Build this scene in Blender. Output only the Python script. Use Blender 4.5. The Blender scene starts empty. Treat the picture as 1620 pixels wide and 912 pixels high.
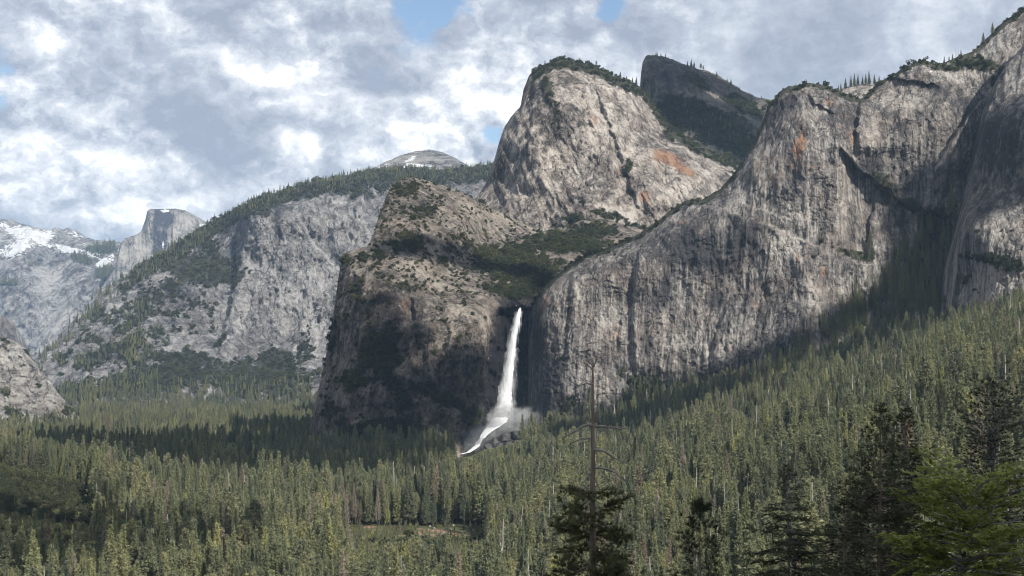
import bpy, math, random
import numpy as np

SC = bpy.context.scene
COL = SC.collection
F, CX, HY = 2500.0, 810.0, 583.0          # lens: focal length in photo pixels, principal column, horizon row
rng = np.random.default_rng(11)
random.seed(5)

# ------------------------------------------------------------------ camera
cam = bpy.data.cameras.new('camera')
cam.sensor_width = 36.0
cam.lens = F / 1620.0 * 36.0
cam.shift_y = (HY - 456.0) / 1620.0
cam.clip_start = 0.5
cam.clip_end = 60000.0
cam_o = bpy.data.objects.new('camera', cam)
COL.objects.link(cam_o)
cam_o.location = (0, 0, 0)
cam_o.rotation_euler = (math.radians(90), 0, 0)
SC.camera = cam_o

# ------------------------------------------------------------------ sun, sky, exposure
SUN = np.array([0.50, -0.66, 0.56]); SUN /= np.linalg.norm(SUN)
sun = bpy.data.lights.new('sun', 'SUN')
sun.energy = 4.2
sun.angle = math.radians(0.55)
sun.color = (1.0, 0.95, 0.87)
sun_o = bpy.data.objects.new('sun', sun)
COL.objects.link(sun_o)
from mathutils import Vector
sun_o.rotation_euler = Vector(SUN.tolist()).to_track_quat('Z', 'Y').to_euler()
sun_o.location = (0, -200, 900)

SC.view_settings.view_transform = 'Standard'
SC.view_settings.look = 'None'
SC.view_settings.exposure = 0.95
SC.view_settings.gamma = 1.0
SC.view_settings.use_curve_mapping = False
SC.cycles.max_bounces = 4
SC.cycles.diffuse_bounces = 2
SC.cycles.glossy_bounces = 1
SC.cycles.transmission_bounces = 2
SC.cycles.transparent_max_bounces = 12
SC.cycles.volume_bounces = 0
SC.cycles.use_denoising = True
SC.cycles.denoiser = 'OPENIMAGEDENOISE'
SC.cycles.volume_step_rate = 1.0
SC.cycles.use_adaptive_sampling = False
SC.cycles.pixel_filter_type = 'BLACKMAN_HARRIS'
SC.cycles.filter_width = 1.0


class NT:
    """small helper round a node tree"""
    def __init__(self, tree):
        self.t = tree; self.n = tree.nodes; self.l = tree.links

    def new(self, typ, ins=None, **props):
        nd = self.n.new(typ)
        for k, v in props.items():
            setattr(nd, k, v)
        for k, v in (ins or {}).items():
            self.set(nd.inputs[k], v)
        return nd

    def set(self, sock, v):
        if isinstance(v, bpy.types.NodeSocket):
            self.l.new(v, sock)
        elif isinstance(v, bpy.types.Node):
            self.l.new(v.outputs[0], sock)
        else:
            if sock.type == 'RGBA' and len(v) == 3:
                v = (*v, 1.0)
            sock.default_value = v

    def math(self, op, a, b=None, c=None, clamp=False):
        nd = self.n.new('ShaderNodeMath'); nd.operation = op; nd.use_clamp = clamp
        for i, v in enumerate((a, b, c)):
            if v is not None:
                self.set(nd.inputs[i], v)
        return nd.outputs[0]

    def vmath(self, op, a, b=None, scale=None, out=0):
        nd = self.n.new('ShaderNodeVectorMath'); nd.operation = op
        self.set(nd.inputs[0], a)
        if b is not None:
            self.set(nd.inputs[1], b)
        if scale is not None:
            self.set(nd.inputs['Scale'], scale)
        return nd.outputs[out]

    def noise(self, vec, scale, detail=5, rough=0.55, dist=0.0, lac=2.0):
        nd = self.n.new('ShaderNodeTexNoise')
        self.set(nd.inputs['Vector'], vec)
        nd.inputs['Scale'].default_value = scale
        nd.inputs['Detail'].default_value = detail
        nd.inputs['Roughness'].default_value = rough
        nd.inputs['Lacunarity'].default_value = lac
        nd.inputs['Distortion'].default_value = dist
        return nd.outputs[0]

    def smooth(self, v, lo, hi, a=0.0, b=1.0):
        nd = self.n.new('ShaderNodeMapRange'); nd.interpolation_type = 'SMOOTHSTEP'
        self.set(nd.inputs[0], v)
        for i, x in zip((1, 2, 3, 4), (lo, hi, a, b)):
            self.set(nd.inputs[i], x)
        return nd.outputs[0]

    def mix(self, f, a, b, blend='MIX'):
        nd = self.n.new('ShaderNodeMix'); nd.data_type = 'RGBA'; nd.blend_type = blend
        self.set(nd.inputs[0], f); self.set(nd.inputs[6], a); self.set(nd.inputs[7], b)
        return nd.outputs[2]

    def attr(self, name):
        nd = self.n.new('ShaderNodeAttribute'); nd.attribute_name = name
        return nd.outputs['Fac']

    def scaled(self, vec, s):
        return self.vmath('MULTIPLY', vec, s)


def pix_dir(px, py):
    v = np.array([(px - CX) / F, 1.0, (HY - py) / F]); return v / np.linalg.norm(v)


def make_world():
    w = bpy.data.worlds.new('World'); SC.world = w; w.use_nodes = True
    t = NT(w.node_tree); t.n.clear()
    sky = t.new('ShaderNodeTexSky', sky_type='NISHITA')
    sky.sun_disc = False
    sky.sun_elevation = math.asin(SUN[2])
    sky.sun_rotation = math.atan2(SUN[0], SUN[1])
    sky.altitude = 1300; sky.air_density = 1.0; sky.dust_density = 0.5
    bg_sky = t.new('ShaderNodeBackground', {'Color': sky.outputs[0], 'Strength': 0.065})
    tc = t.new('ShaderNodeTexCoord').outputs['Generated']
    d = t.vmath('NORMALIZE', tc)
    sp = t.new('ShaderNodeSeparateXYZ', {'Vector': d})
    az = t.math('ARCTAN2', sp.outputs[0], sp.outputs[1]); el = t.math('ARCSINE', sp.outputs[2])
    qv = t.new('ShaderNodeCombineXYZ', {'X': az, 'Y': t.math('MULTIPLY', el, 1.35)}).outputs[0]

    def n2(vec, scale, detail, rough, color=False, lac=2.0):
        nd = t.new('ShaderNodeTexNoise', {'Vector': vec, 'Scale': scale, 'Detail': detail, 'Roughness': rough, 'Lacunarity': lac}, noise_dimensions='2D')
        return nd.outputs['Color' if color else 0]
    warp = t.vmath('SUBTRACT', n2(qv, 26.0, 6.0, 0.66, True), (0.5, 0.5, 0.5))
    q = t.vmath('ADD', qv, t.vmath('SCALE', warp, scale=0.021))

    qh = t.vmath('ADD', qv, t.vmath('SCALE', warp, scale=0.022))

    def blob_sum(base, lst, edge=0.0, grow=1.35):
        for px, py, r, wgt in lst:
            v = pix_dir(px, py)
            c = (math.atan2(v[0], v[1]), math.asin(v[2]) * 1.35, 0.0)
            base = t.math('ADD', base, t.smooth(t.vmath('DISTANCE', qh, c, out=1), r / F * grow, r / F * edge, 0.0, wgt))
        return base

    def billow(vec):
        v = t.new('ShaderNodeTexVoronoi', {'Vector': vec, 'Scale': 11.0, 'Detail': 5.5, 'Roughness': 0.56, 'Lacunarity': 2.3}, feature='F1', voronoi_dimensions='2D', normalize=True)
        return t.math('SUBTRACT', 1.0, t.math('MULTIPLY', v.outputs['Distance'], 1.15))
    f0 = billow(q)
    f1 = billow(t.vmath('ADD', q, (0.0056, 0.0108, 0.0)))
    mass = n2(t.vmath('ADD', qv, (3.1, 1.7, 0)), 9.0, 7.0, 0.56)
    # masses and gaps of this sky: (column, row, radius in photo pixels, weight)
    spots = [(690, 2, 62, -0.30), (640, 20, 30, -0.14), (785, 215, 40, -0.30), (10, 112, 70, -0.20), (0, 165, 34, -0.18), (965, 12, 38, -0.30), (760, 22, 34, -0.14), (60, 65, 40, -0.10), (1330, 100, 330, 0.22), (560, 150, 120, 0.12), (300, 200, 250, 0.08)]
    bias = blob_sum(0.0, spots)
    cov_v = t.math('ADD', t.math('ADD', t.math('MULTIPLY', mass, 0.8), t.math('MULTIPLY', f0, 0.22)), bias)
    cover = t.smooth(cov_v, 0.33, 0.45)
    # sunlit heads, grey bellies: billows facing the sun are bright, the thick parts shade what lies beneath them
    slope = t.math('SUBTRACT', f0, f1)
    lit = t.math('MULTIPLY', slope, 2.9)
    tone = t.smooth(mass, 0.36, 0.66, -0.16, 0.22)
    bright = [(440, 125, 120, 0.34), (510, 105, 60, 0.28), (470, 240, 60, 0.38), (690, 170, 150, 0.22), (1060, 95, 70, 0.14), (560, 190, 90, 0.14), (415, 290, 50, 0.24), (650, 55, 90, 0.16), (60, 190, 90, 0.08),
              (330, 190, 140, -0.08), (570, 60, 80, -0.13), (590, 130, 45, -0.13), (180, 90, 120, -0.12), (330, 300, 130, -0.06), (820, 30, 90, -0.12), (1350, 90, 300, -0.04), (130, 290, 160, 0.02)]
    tone = blob_sum(tone, bright)
    smoothing = blob_sum(0.0, [(1400, 80, 330, 0.75), (1180, 60, 120, 0.4)], 0.3, 1.2)
    amp = t.math('MULTIPLY', t.math('MULTIPLY_ADD', tone, 1.5, 0.62, clamp=True), t.math('SUBTRACT', 1.0, smoothing, clamp=True))
    sh = t.math('ADD', t.math('ADD', 0.25, t.math('ADD', tone, t.math('MULTIPLY', t.math('SUBTRACT', n2(q, 75.0, 6.0, 0.66), 0.5), 0.42))), t.math('MULTIPLY', lit, amp), clamp=True)
    colr = t.new('ShaderNodeValToRGB', {'Fac': sh})
    cr = colr.color_ramp
    cr.elements[0].position = 0.0; cr.elements[0].color = (0.225, 0.255, 0.315, 1)
    cr.elements[1].position = 0.95; cr.elements[1].color = (0.90, 0.90, 0.89, 1)
    for p, c in ((0.25, (0.325, 0.355, 0.41, 1)), (0.55, (0.51, 0.53, 0.565, 1))):
        e = cr.elements.new(p); e.color = c
    bg_cl = t.new('ShaderNodeBackground', {'Color': colr.outputs[0], 'Strength': 0.90})
    mx = t.new('ShaderNodeMixShader', {0: cover, 1: bg_sky.outputs[0], 2: bg_cl.outputs[0]})
    out = t.new('ShaderNodeOutputWorld')
    t.l.new(mx.outputs[0], out.inputs['Surface'])
    w.cycles.sampling_method = 'MANUAL'
    w.cycles.sample_map_resolution = 512
make_world()


# ------------------------------------------------------------------ numeric noise
_TAB = np.random.default_rng(77).random((256, 256)).astype(np.float64)


def vnoise(x, y):
    xi = np.floor(x).astype(np.int64); yi = np.floor(y).astype(np.int64)
    fx = x - xi; fy = y - yi
    fx = fx * fx * fx * (fx * (fx * 6 - 15) + 10); fy = fy * fy * fy * (fy * (fy * 6 - 15) + 10)
    a = _TAB[yi & 255, xi & 255]; b = _TAB[yi & 255, (xi + 1) & 255]
    c = _TAB[(yi + 1) & 255, xi & 255]; e = _TAB[(yi + 1) & 255, (xi + 1) & 255]
    return (a * (1 - fx) + b * fx) * (1 - fy) + (c * (1 - fx) + e * fx) * fy


def fbm(x, y, octaves=5, gain=0.5, seed=0.0):
    x = np.asarray(x, float) + 37.3 * seed; y = np.asarray(y, float) + 91.7 * seed
    s = 0.0; a = 1.0; n = 0.0
    for k in range(octaves):
        s = s + a * vnoise(x, y); n += a
        x, y = (0.88 * x - 0.47 * y) * 2.03 + 17.1, (0.47 * x + 0.88 * y) * 2.03 + 5.7
        a *= gain
    return s / n


def fbm_axis(x, y, octaves=5, gain=0.5, seed=0.0):       # no rotation: keeps a stretched grain stretched
    x = np.asarray(x, float) + 37.3 * seed; y = np.asarray(y, float) + 91.7 * seed
    s = 0.0; a = 1.0; n = 0.0
    for k in range(octaves):
        s = s + a * vnoise(x, y); n += a
        x = x * 2.07 + 11.3; y = y * 1.93 + 7.9; a *= gain
    return s / n


def ridged(x, y, octaves=4, gain=0.55, seed=0.0):
    x = np.asarray(x, float) + 37.3 * seed; y = np.asarray(y, float) + 91.7 * seed
    s = 0.0; a = 1.0; n = 0.0
    for k in range(octaves):
        s = s + a * (1 - np.abs(2 * vnoise(x, y) - 1)) ** 2; n += a
        x = x * 2.1 + 11.3; y = y * 1.9 + 7.9; a *= gain
    return s / n


def sstep(x, a, b):
    t = np.clip((x - a) / (b - a), 0, 1); return t * t * (3 - 2 * t)


def slabs(x, y, levels=8, seed=0.0, sharp=0.12):
    """plates of rock with sharp edges: a noise cut into terraces, -0.5..0.5"""
    n = fbm(x, y, 4, 0.5, seed) * levels
    k = np.floor(n); f = n - k
    return (k + sstep(f, 0.5 - sharp, 0.5 + sharp)) / levels - 0.5


def unproj(px, py, Y):
    return (px - CX) / F * Y, Y, (HY - py) / F * Y


def rbf(ctrl):
    c = np.array(ctrl, float); P = c[:, :2] / 100.0; n = len(c)

    def k(r):
        return np.where(r > 1e-9, r * r * np.log(np.maximum(r, 1e-9)), 0.0)
    R = np.linalg.norm(P[:, None] - P[None], axis=2)
    A = np.zeros((n + 3, n + 3)); A[:n, :n] = k(R) + np.eye(n) * 0.03
    A[:n, n] = 1; A[:n, n + 1:] = P; A[n, :n] = 1; A[n + 1:, :n] = P.T
    w = np.linalg.solve(A, np.concatenate([c[:, 2], np.zeros(3)]))

    def f(px, py):
        x = np.asarray(px, float) / 100.0; y = np.asarray(py, float) / 100.0
        s = w[n] + w[n + 1] * x + w[n + 2] * y
        for i in range(n):
            s = s + w[i] * k(np.hypot(x - P[i, 0], y - P[i, 1]))
        return s
    return f


def blobs(PX, PY, lst, seed=0.0, rough=1.1, fr=22.0, ax=1.0):
    """soft patches (column, row, rx, ry, turn in degrees, weight) broken up by noise -> 0..1"""
    m = np.zeros_like(PX)
    for px, py, rx, ry, rot, w in lst:
        a = math.radians(rot); dx = PX - px; dy = PY - py
        u = (dx * math.cos(a) + dy * math.sin(a)) / rx; v = (-dx * math.sin(a) + dy * math.cos(a)) / ry
        m = np.maximum(m, w * np.clip(1.35 - np.hypot(u, v), 0, 1))
    nz = fbm(PX / fr, PY / (fr * ax), 5, 0.6, seed) - 0.5
    return np.clip(m * 1.25 + nz * rough * (m > 0.001) - 0.18 * (m < 0.9), 0, 1)


def polyline_steps(PX, PY, steps):
    """ledges and corners: (polyline, metres, width px, axis). Positive metres bring the low/left side nearer."""
    d = np.zeros_like(PX)
    for pts, amt, wid, axis in steps:
        p = np.array(pts, float)
        if axis == 'h':     # line given by x -> y : below it is nearer
            yl = np.interp(PX, p[:, 0], p[:, 1]) + (fbm(PX / 9, PX * 0 + 3, 3) - .5) * 7
            s = sstep(PY - yl, -wid, wid)
            fade = sstep(PX, p[0, 0] - 15, p[0, 0] + 15) * (1 - sstep(PX, p[-1, 0] - 15, p[-1, 0] + 15))
            s = s * np.exp(-np.maximum(PY - yl, 0) / 130.0)
        else:               # line given by y -> x : right of it is nearer
            o = np.argsort(p[:, 1]); p = p[o]
            xl = np.interp(PY, p[:, 1], p[:, 0]) + (fbm(PY / 9, PY * 0 + 3, 3) - .5) * 7
            s = sstep(PX - xl, -wid, wid)
            fade = sstep(PY, p[0, 1] - 12, p[0, 1] + 12) * (1 - sstep(PY, p[-1, 1] - 12, p[-1, 1] + 12))
            s = s * np.exp(-np.maximum(PX - xl, 0) / 90.0)
        d -= amt * s * fade
    return d


# ------------------------------------------------------------------ mesh helpers
def tag(o, label=None, cat=None, group=None, kind=None):
    if label: o['label'] = label
    if cat: o['category'] = cat
    if group: o['group'] = group
    if kind: o['kind'] = kind
    return o


def link(o, parent=None):
    COL.objects.link(o)
    if parent is not None:
        o.parent = parent
    return o


def mesh_from(name, V, T=None, Q=None, mat=None, smooth=False, attrs=None):
    me = bpy.data.meshes.new(name)
    V = np.asarray(V, np.float32)
    nt = 0 if T is None else len(T); nq = 0 if Q is None else len(Q)
    idx = []
    if nt: idx.append(np.asarray(T, np.int32).ravel())
    if nq: idx.append(np.asarray(Q, np.int32).ravel())
    idx = np.concatenate(idx) if idx else np.zeros(0, np.int32)
    starts = np.concatenate([np.arange(nt) * 3, nt * 3 + np.arange(nq) * 4]).astype(np.int32)
    me.vertices.add(len(V)); me.vertices.foreach_set('co', V.ravel())
    me.loops.add(len(idx)); me.loops.foreach_set('vertex_index', idx)
    me.polygons.add(nt + nq); me.polygons.foreach_set('loop_start', starts)
    if smooth:
        me.polygons.foreach_set('use_smooth', np.ones(nt + nq, bool))
    me.update(calc_edges=True)
    for k, a in (attrs or {}).items():
        at = me.attributes.new(k, 'FLOAT', 'POINT'); at.data.foreach_set('value', np.asarray(a, np.float32).ravel())
    if mat is not None:
        me.materials.append(mat)
    return me


def grid_quads(nu, nv):
    i = np.arange(nu * nv).reshape(nu, nv)
    return np.stack([i[:-1, :-1], i[1:, :-1], i[1:, 1:], i[:-1, 1:]], -1).reshape(-1, 4)


class Sheet:
    """one landform: columns along the crest, rows from crest to foot, then down its far side"""
    def __init__(s, name, crest, foot, ctrl, disp, mat, masks, step=1.6, back=500.0, jag=1.6, roll=14.0, edge=(0, 0), seed=1.0, label=None, fine=1.0, mfr=1.0):
        c = np.array(crest, float); f = np.array(foot, float)
        xs = np.arange(c[0, 0], c[-1, 0] + step, step)
        top = np.interp(xs, c[:, 0], c[:, 1]) + (fbm(xs / 14.0, xs * 0 + seed, 5, 0.62) - 0.5) * 2 * jag * 1.6
        bot = np.maximum(np.interp(xs, f[:, 0], f[:, 1]), top + 2)
        n = int(np.max(bot - top) / step) + 2
        v = np.linspace(0, 1, n)
        PX = np.repeat(xs[:, None], n, 1); PY = top[:, None] + (bot - top)[:, None] * v[None]
        Y = rbf(ctrl)(PX, PY)
        sc = np.mean(Y) / 2700.0
        dep = (disp(PX, PY) - 3.4 * fine * (fbm(PX / 4.6, PY / 8.0, 4, .7, seed + 3) - .5) * 2) * sc
        below = PY - top[:, None]
        Y = Y + dep + roll * sc * 3.0 * np.exp(-below / roll)
        for side, amt in zip((0, 1), edge):
            if amt:
                dd = (PX - xs[0]) if side == 0 else (xs[-1] - PX)
                Y = Y + amt * np.exp(-dd / 10.0)
        s.PX, s.PY, s.Y, s.top = PX, PY, Y, top
        X, Yw, Z = unproj(PX, PY, Y)
        P = np.stack([X, Yw, Z], -1)
        # far side
        rows = []
        for kk, (by, dz) in enumerate(((0.03, 0.0), (0.15, 0.06), (0.5, 0.35), (1.0, 1.2))):
            p = P[:, 0].copy(); p[:, 1] += back * by; p[:, 0] *= 1.0; p[:, 2] -= back * dz * (0.6 + 0.8 * fbm(xs / 30, xs * 0 + kk, 3))
            rows.insert(0, p)
        full = np.concatenate([np.stack(rows, 1), P], 1)
        nb = len(rows); s.nb = nb
        s.P = P
        s.m = {}
        attrs = {}
        for k in ('veg', 'stain', 'dark', 'pale', 'snow'):
            g = masks.get(k)
            a = np.zeros_like(PX) if g is None else (g(PX, PY) if callable(g) else blobs(PX, PY, g, seed=seed + len(k)))
            s.m[k] = a
            attrs[k] = np.concatenate([np.repeat(a[:, :1], nb, 1), a], 1)
        me = mesh_from(name, full.reshape(-1, 3), Q=grid_quads(*full.shape[:2])[:, ::-1], mat=mat, smooth=True, attrs=attrs)
        s.o = link(bpy.data.objects.new(name, me))
        tag(s.o, label, kind='structure')

    def scatter(s, weight, count, rs, minrow=0):
        w = weight[:, minrow:].copy()
        # equal chance per photo pixel
        dy = np.abs(np.gradient(s.PY, axis=1))[:, minrow:]
        w = (w * dy).ravel(); tot = w.sum()
        if tot <= 0: return np.zeros((0, 3))
        idx = rs.choice(len(w), size=count, p=w / tot)
        P = s.P[:, minrow:].reshape(-1, 3)[idx]
        return P


# ------------------------------------------------------------------ rock and ground materials
def rock_material(name, sc=1.0, light=(0.44, 0.42, 0.39), mid=(0.27, 0.258, 0.24), dark=(0.105, 0.103, 0.108), stain=(0.37, 0.20, 0.115),
                  streak=0.5, veg=(0.045, 0.05, 0.028), contrast=1.0, warm=0.0, stretch=12.0, bump=1.0, lean=0.0, bias=0.0):
    m = bpy.data.materials.new(name); m.use_nodes = True
    t = NT(m.node_tree); t.n.clear()
    co = t.new('ShaderNodeTexCoord').outputs['Object']
    p = t.vmath('SCALE', co, scale=1.0 / sc)
    if lean:
        mp = t.new('ShaderNodeMapping', {'Vector': p}); mp.inputs['Rotation'].default_value = (0, lean, 0); p = mp.outputs[0]
    grain = t.noise(p, 0.075, 10, 0.74, 0.5)
    broad = t.noise(p, 0.0075, 4, 0.55, 0.6)
    patch = t.noise(t.scaled(p, (1, 1, 0.5)), 0.022, 7, 0.62, 0.8)
    st1 = t.noise(t.scaled(p, (1, 1, 1.0 / stretch)), 0.075, 7, 0.62, 0.12)
    st2 = t.noise(t.scaled(p, (1, 1, 0.6 / stretch)), 0.28, 4, 0.6, 0.05)
    vor = t.n.new('ShaderNodeTexVoronoi'); vor.feature = 'DISTANCE_TO_EDGE'
    wv = t.vmath('ADD', t.scaled(p, (1, 1, 0.42)), t.vmath('SCALE', t.new('ShaderNodeTexNoise', {'Vector': p, 'Scale': 0.05, 'Detail': 3.0}).outputs['Color'], scale=22.0))
    t.set(vor.inputs['Vector'], wv); vor.inputs['Scale'].default_value = 0.045
    crack = t.smooth(vor.outputs['Distance'], 0.0, 0.075, 0.0, 1.0)
    crack = t.math('MAXIMUM', crack, t.smooth(patch, 0.45, 0.6))
    tone = t.math('ADD', t.math('MULTIPLY', t.math('SUBTRACT', grain, 0.5), 1.9 * contrast), t.math('MULTIPLY', t.math('SUBTRACT', patch, 0.5), 1.25 * contrast))
    tone = t.math('ADD', tone, t.math('MULTIPLY', t.math('SUBTRACT', broad, 0.5), 0.9))
    tone = t.math('ADD', tone, t.math('MULTIPLY', t.math('SUBTRACT', st1, 0.5), 1.5 * streak))
    tone = t.math('ADD', tone, t.math('MULTIPLY', t.math('SUBTRACT', st2, 0.5), 1.2 * streak))
    tone = t.math('ADD', tone, t.math('MULTIPLY', t.attr('pale'), 0.40))
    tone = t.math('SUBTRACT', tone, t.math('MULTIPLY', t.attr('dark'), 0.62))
    tone = t.math('ADD', tone, 0.5 + bias)
    tone = t.math('MULTIPLY', tone, t.math('MULTIPLY_ADD', crack, 0.35, 0.65))
    rp = t.new('ShaderNodeValToRGB', {'Fac': tone}); cr = rp.color_ramp
    cr.elements[0].position = 0.10; cr.elements[0].color = (*dark, 1)
    cr.elements[1].position = 0.92; cr.elements[1].color = (*light, 1)
    e = cr.elements.new(0.48); e.color = (*mid, 1)
    col = rp.outputs[0]
    tint = t.smooth(t.noise(p, 0.016, 5, 0.6), 0.42, 0.68)
    tint = t.math('MULTIPLY', tint, t.math('SUBTRACT', 1.0, t.attr('dark'), clamp=True))
    col = t.mix(t.math('MULTIPLY', tint, 0.14 + warm), col, (0.27, 0.205, 0.16), 'MIX')
    col = t.mix(t.smooth(t.attr('dark'), 0.95, 1.35), col, (0.016, 0.016, 0.019))        # wet black rock, with the alcove's shade put into the colour
    sn = t.noise(t.scaled(p, (1, 1, 0.4)), 0.13, 8, 0.72)
    sf = t.smooth(t.math('ADD', t.attr('stain'), t.math('MULTIPLY', t.math('SUBTRACT', sn, 0.5), 2.6)), 0.25, 1.05)
    col = t.mix(t.math('MULTIPLY', sf, 0.85), col, t.mix(sn, t.vmath('SCALE', stain, scale=0.75), stain))
    vn = t.noise(p, 0.16, 6, 0.7)
    vf = t.smooth(t.math('ADD', t.attr('veg'), t.math('MULTIPLY', t.math('SUBTRACT', vn, 0.5), 1.5)), 0.42, 0.62)
    vc = t.mix(t.noise(p, 0.09, 4, 0.6), t.vmath('SCALE', veg, scale=0.6), t.vmath('SCALE', veg, scale=1.7))
    col = t.mix(t.math('MULTIPLY', vf, 0.88), col, vc)
    wn = t.noise(t.scaled(p, (1, 1, 1.8)), 0.085, 8, 0.68, 0.6)
    wf = t.smooth(t.math('ADD', t.attr('snow'), t.math('MULTIPLY', t.math('SUBTRACT', wn, 0.5), 2.6)), 0.5, 0.58)
    col = t.mix(wf, col, (0.82, 0.83, 0.85))
    h = t.math('ADD', t.math('MULTIPLY', grain, 5.0), t.math('MULTIPLY', st1, 3.0 * streak))
    h = t.math('ADD', h, t.math('MULTIPLY', crack, 1.4))
    h = t.math('ADD', h, t.math('MULTIPLY', t.math('MULTIPLY', vf, vn), 6.0))
    bp = t.new('ShaderNodeBump', {'Height': h, 'Strength': 1.0, 'Distance': 3.2 * sc * bump})
    wet = t.smooth(t.attr('dark'), 0.5, 1.0)
    bs = t.new('ShaderNodeBsdfPrincipled', {'Base Color': col, 'Roughness': 0.9, 'Specular IOR Level': 0.15, 'Normal': bp.outputs[0]})
    out = t.new('ShaderNodeOutputMaterial'); t.l.new(bs.outputs[0], out.inputs[0])
    return m


def simple_material(name, cols, scale=1.0, rough=0.85, stretch=(1, 1, 1), bump=0.0):
    m = bpy.data.materials.new(name); m.use_nodes = True
    t = NT(m.node_tree); t.n.clear()
    co = t.new('ShaderNodeTexCoord').outputs['Object']
    n = t.noise(t.scaled(co, stretch), scale, 6, 0.62, 0.3)
    rp = t.new('ShaderNodeValToRGB', {'Fac': n}); cr = rp.color_ramp
    cr.elements[0].position = 0.30; cr.elements[0].color = (*cols[0], 1)
    cr.elements[1].position = 0.70; cr.elements[1].color = (*cols[-1], 1)
    if len(cols) == 3:
        e = cr.elements.new(0.5); e.color = (*cols[1], 1)
    bs = t.new('ShaderNodeBsdfPrincipled', {'Base Color': rp.outputs[0], 'Roughness': rough, 'Specular IOR Level': 0.2})
    if bump:
        bp = t.new('ShaderNodeBump', {'Height': n, 'Strength': 0.8, 'Distance': bump}); t.l.new(bp.outputs[0], bs.inputs['Normal'])
    out = t.new('ShaderNodeOutputMaterial'); t.l.new(bs.outputs[0], out.inputs[0])
    return m


def foliage_material(name, ramp, patchy=True, trans=0.25, var=0.35, nscale=0.9):
    """colour picked per tree, shifted over tens of metres, mottled leaf by leaf"""
    m = bpy.data.materials.new(name); m.use_nodes = True
    t = NT(m.node_tree); t.n.clear()
    oi = t.new('ShaderNodeObjectInfo')
    f = oi.outputs['Random']
    if patchy:
        big = t.noise(t.scaled(oi.outputs['Location'], (1, 1, 0)), 0.009, 3, 0.55)
        f = t.math('ADD', t.math('MULTIPLY', f, 0.62), t.math('MULTIPLY', t.smooth(big, 0.36, 0.66), 0.38))
    rp = t.new('ShaderNodeValToRGB', {'Fac': f}); cr = rp.color_ramp
    cr.elements[0].position = ramp[0][0]; cr.elements[0].color = (*ramp[0][1], 1)
    cr.elements[1].position = ramp[-1][0]; cr.elements[1].color = (*ramp[-1][1], 1)
    for p, c in ramp[1:-1]:
        e = cr.elements.new(p); e.color = (*c, 1)
    co = t.new('ShaderNodeTexCoord').outputs['Object']
    n = t.noise(co, nscale, 3, 0.6)
    col = t.mix(1.0, rp.outputs[0], t.mix(t.smooth(n, 0.3, 0.7), (1 - var,) * 3, (1 + var,) * 3), 'MULTIPLY')
    df = t.new('ShaderNodeBsdfDiffuse', {'Color': col})
    tr = t.new('ShaderNodeBsdfTranslucent', {'Color': col})
    mx = t.new('ShaderNodeMixShader', {0: trans, 1: df.outputs[0], 2: tr.outputs[0]})
    out = t.new('ShaderNodeOutputMaterial'); t.l.new(mx.outputs[0], out.inputs[0])
    return m


# ------------------------------------------------------------------ the mountains
ZB = [0]
far_mat = rock_material('far_granite', 6.0, light=(0.44, 0.43, 0.42), mid=(0.20, 0.197, 0.20), dark=(0.06, 0.06, 0.07), streak=0.3, veg=(0.035, 0.043, 0.04), contrast=1.6)
dome_mat = rock_material('dome_granite', 4.5, light=(0.432, 0.414, 0.384), mid=(0.258, 0.250, 0.238), dark=(0.060, 0.062, 0.078), streak=0.6, stretch=14, contrast=1.1)
ridge_mat = rock_material('ridge_granite', 2.6, light=(0.435, 0.424, 0.416), mid=(0.217, 0.214, 0.214), dark=(0.069, 0.069, 0.075), streak=0.45, contrast=1.2, veg=(0.040, 0.047, 0.034))
wedge_mat = rock_material('wedge_granite', 1.8, light=(0.520, 0.501, 0.468), mid=(0.299, 0.286, 0.267), dark=(0.078, 0.073, 0.072), streak=0.3, warm=0.05, contrast=1.2)
rock_g = rock_material('sunlit_granite', 1.35, light=(0.556, 0.508, 0.452), mid=(0.273, 0.245, 0.218), dark=(0.071, 0.063, 0.058), streak=0.65, contrast=1.2, warm=0.05, stretch=5.0, lean=-0.25)
rock_h = rock_material('shaded_spire_granite', 1.5, light=(0.242, 0.226, 0.193), mid=(0.105, 0.099, 0.091), dark=(0.039, 0.037, 0.040), streak=0.5, contrast=1.1)  # rock colour darkened to carry part of the cloud shade
rock_i = rock_material('buttress_granite', 1.0, light=(0.376, 0.332, 0.277), mid=(0.160, 0.141, 0.121), dark=(0.041, 0.038, 0.038), streak=0.6, contrast=1.15, warm=0.1, stretch=7.0)
rock_j = rock_material('streaked_granite', 1.0, light=(0.378, 0.352, 0.317), mid=(0.163, 0.152, 0.141), dark=(0.048, 0.047, 0.049), streak=1.15, contrast=0.72, warm=0.10, stretch=22.0, bias=-0.06, bump=0.55)

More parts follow.
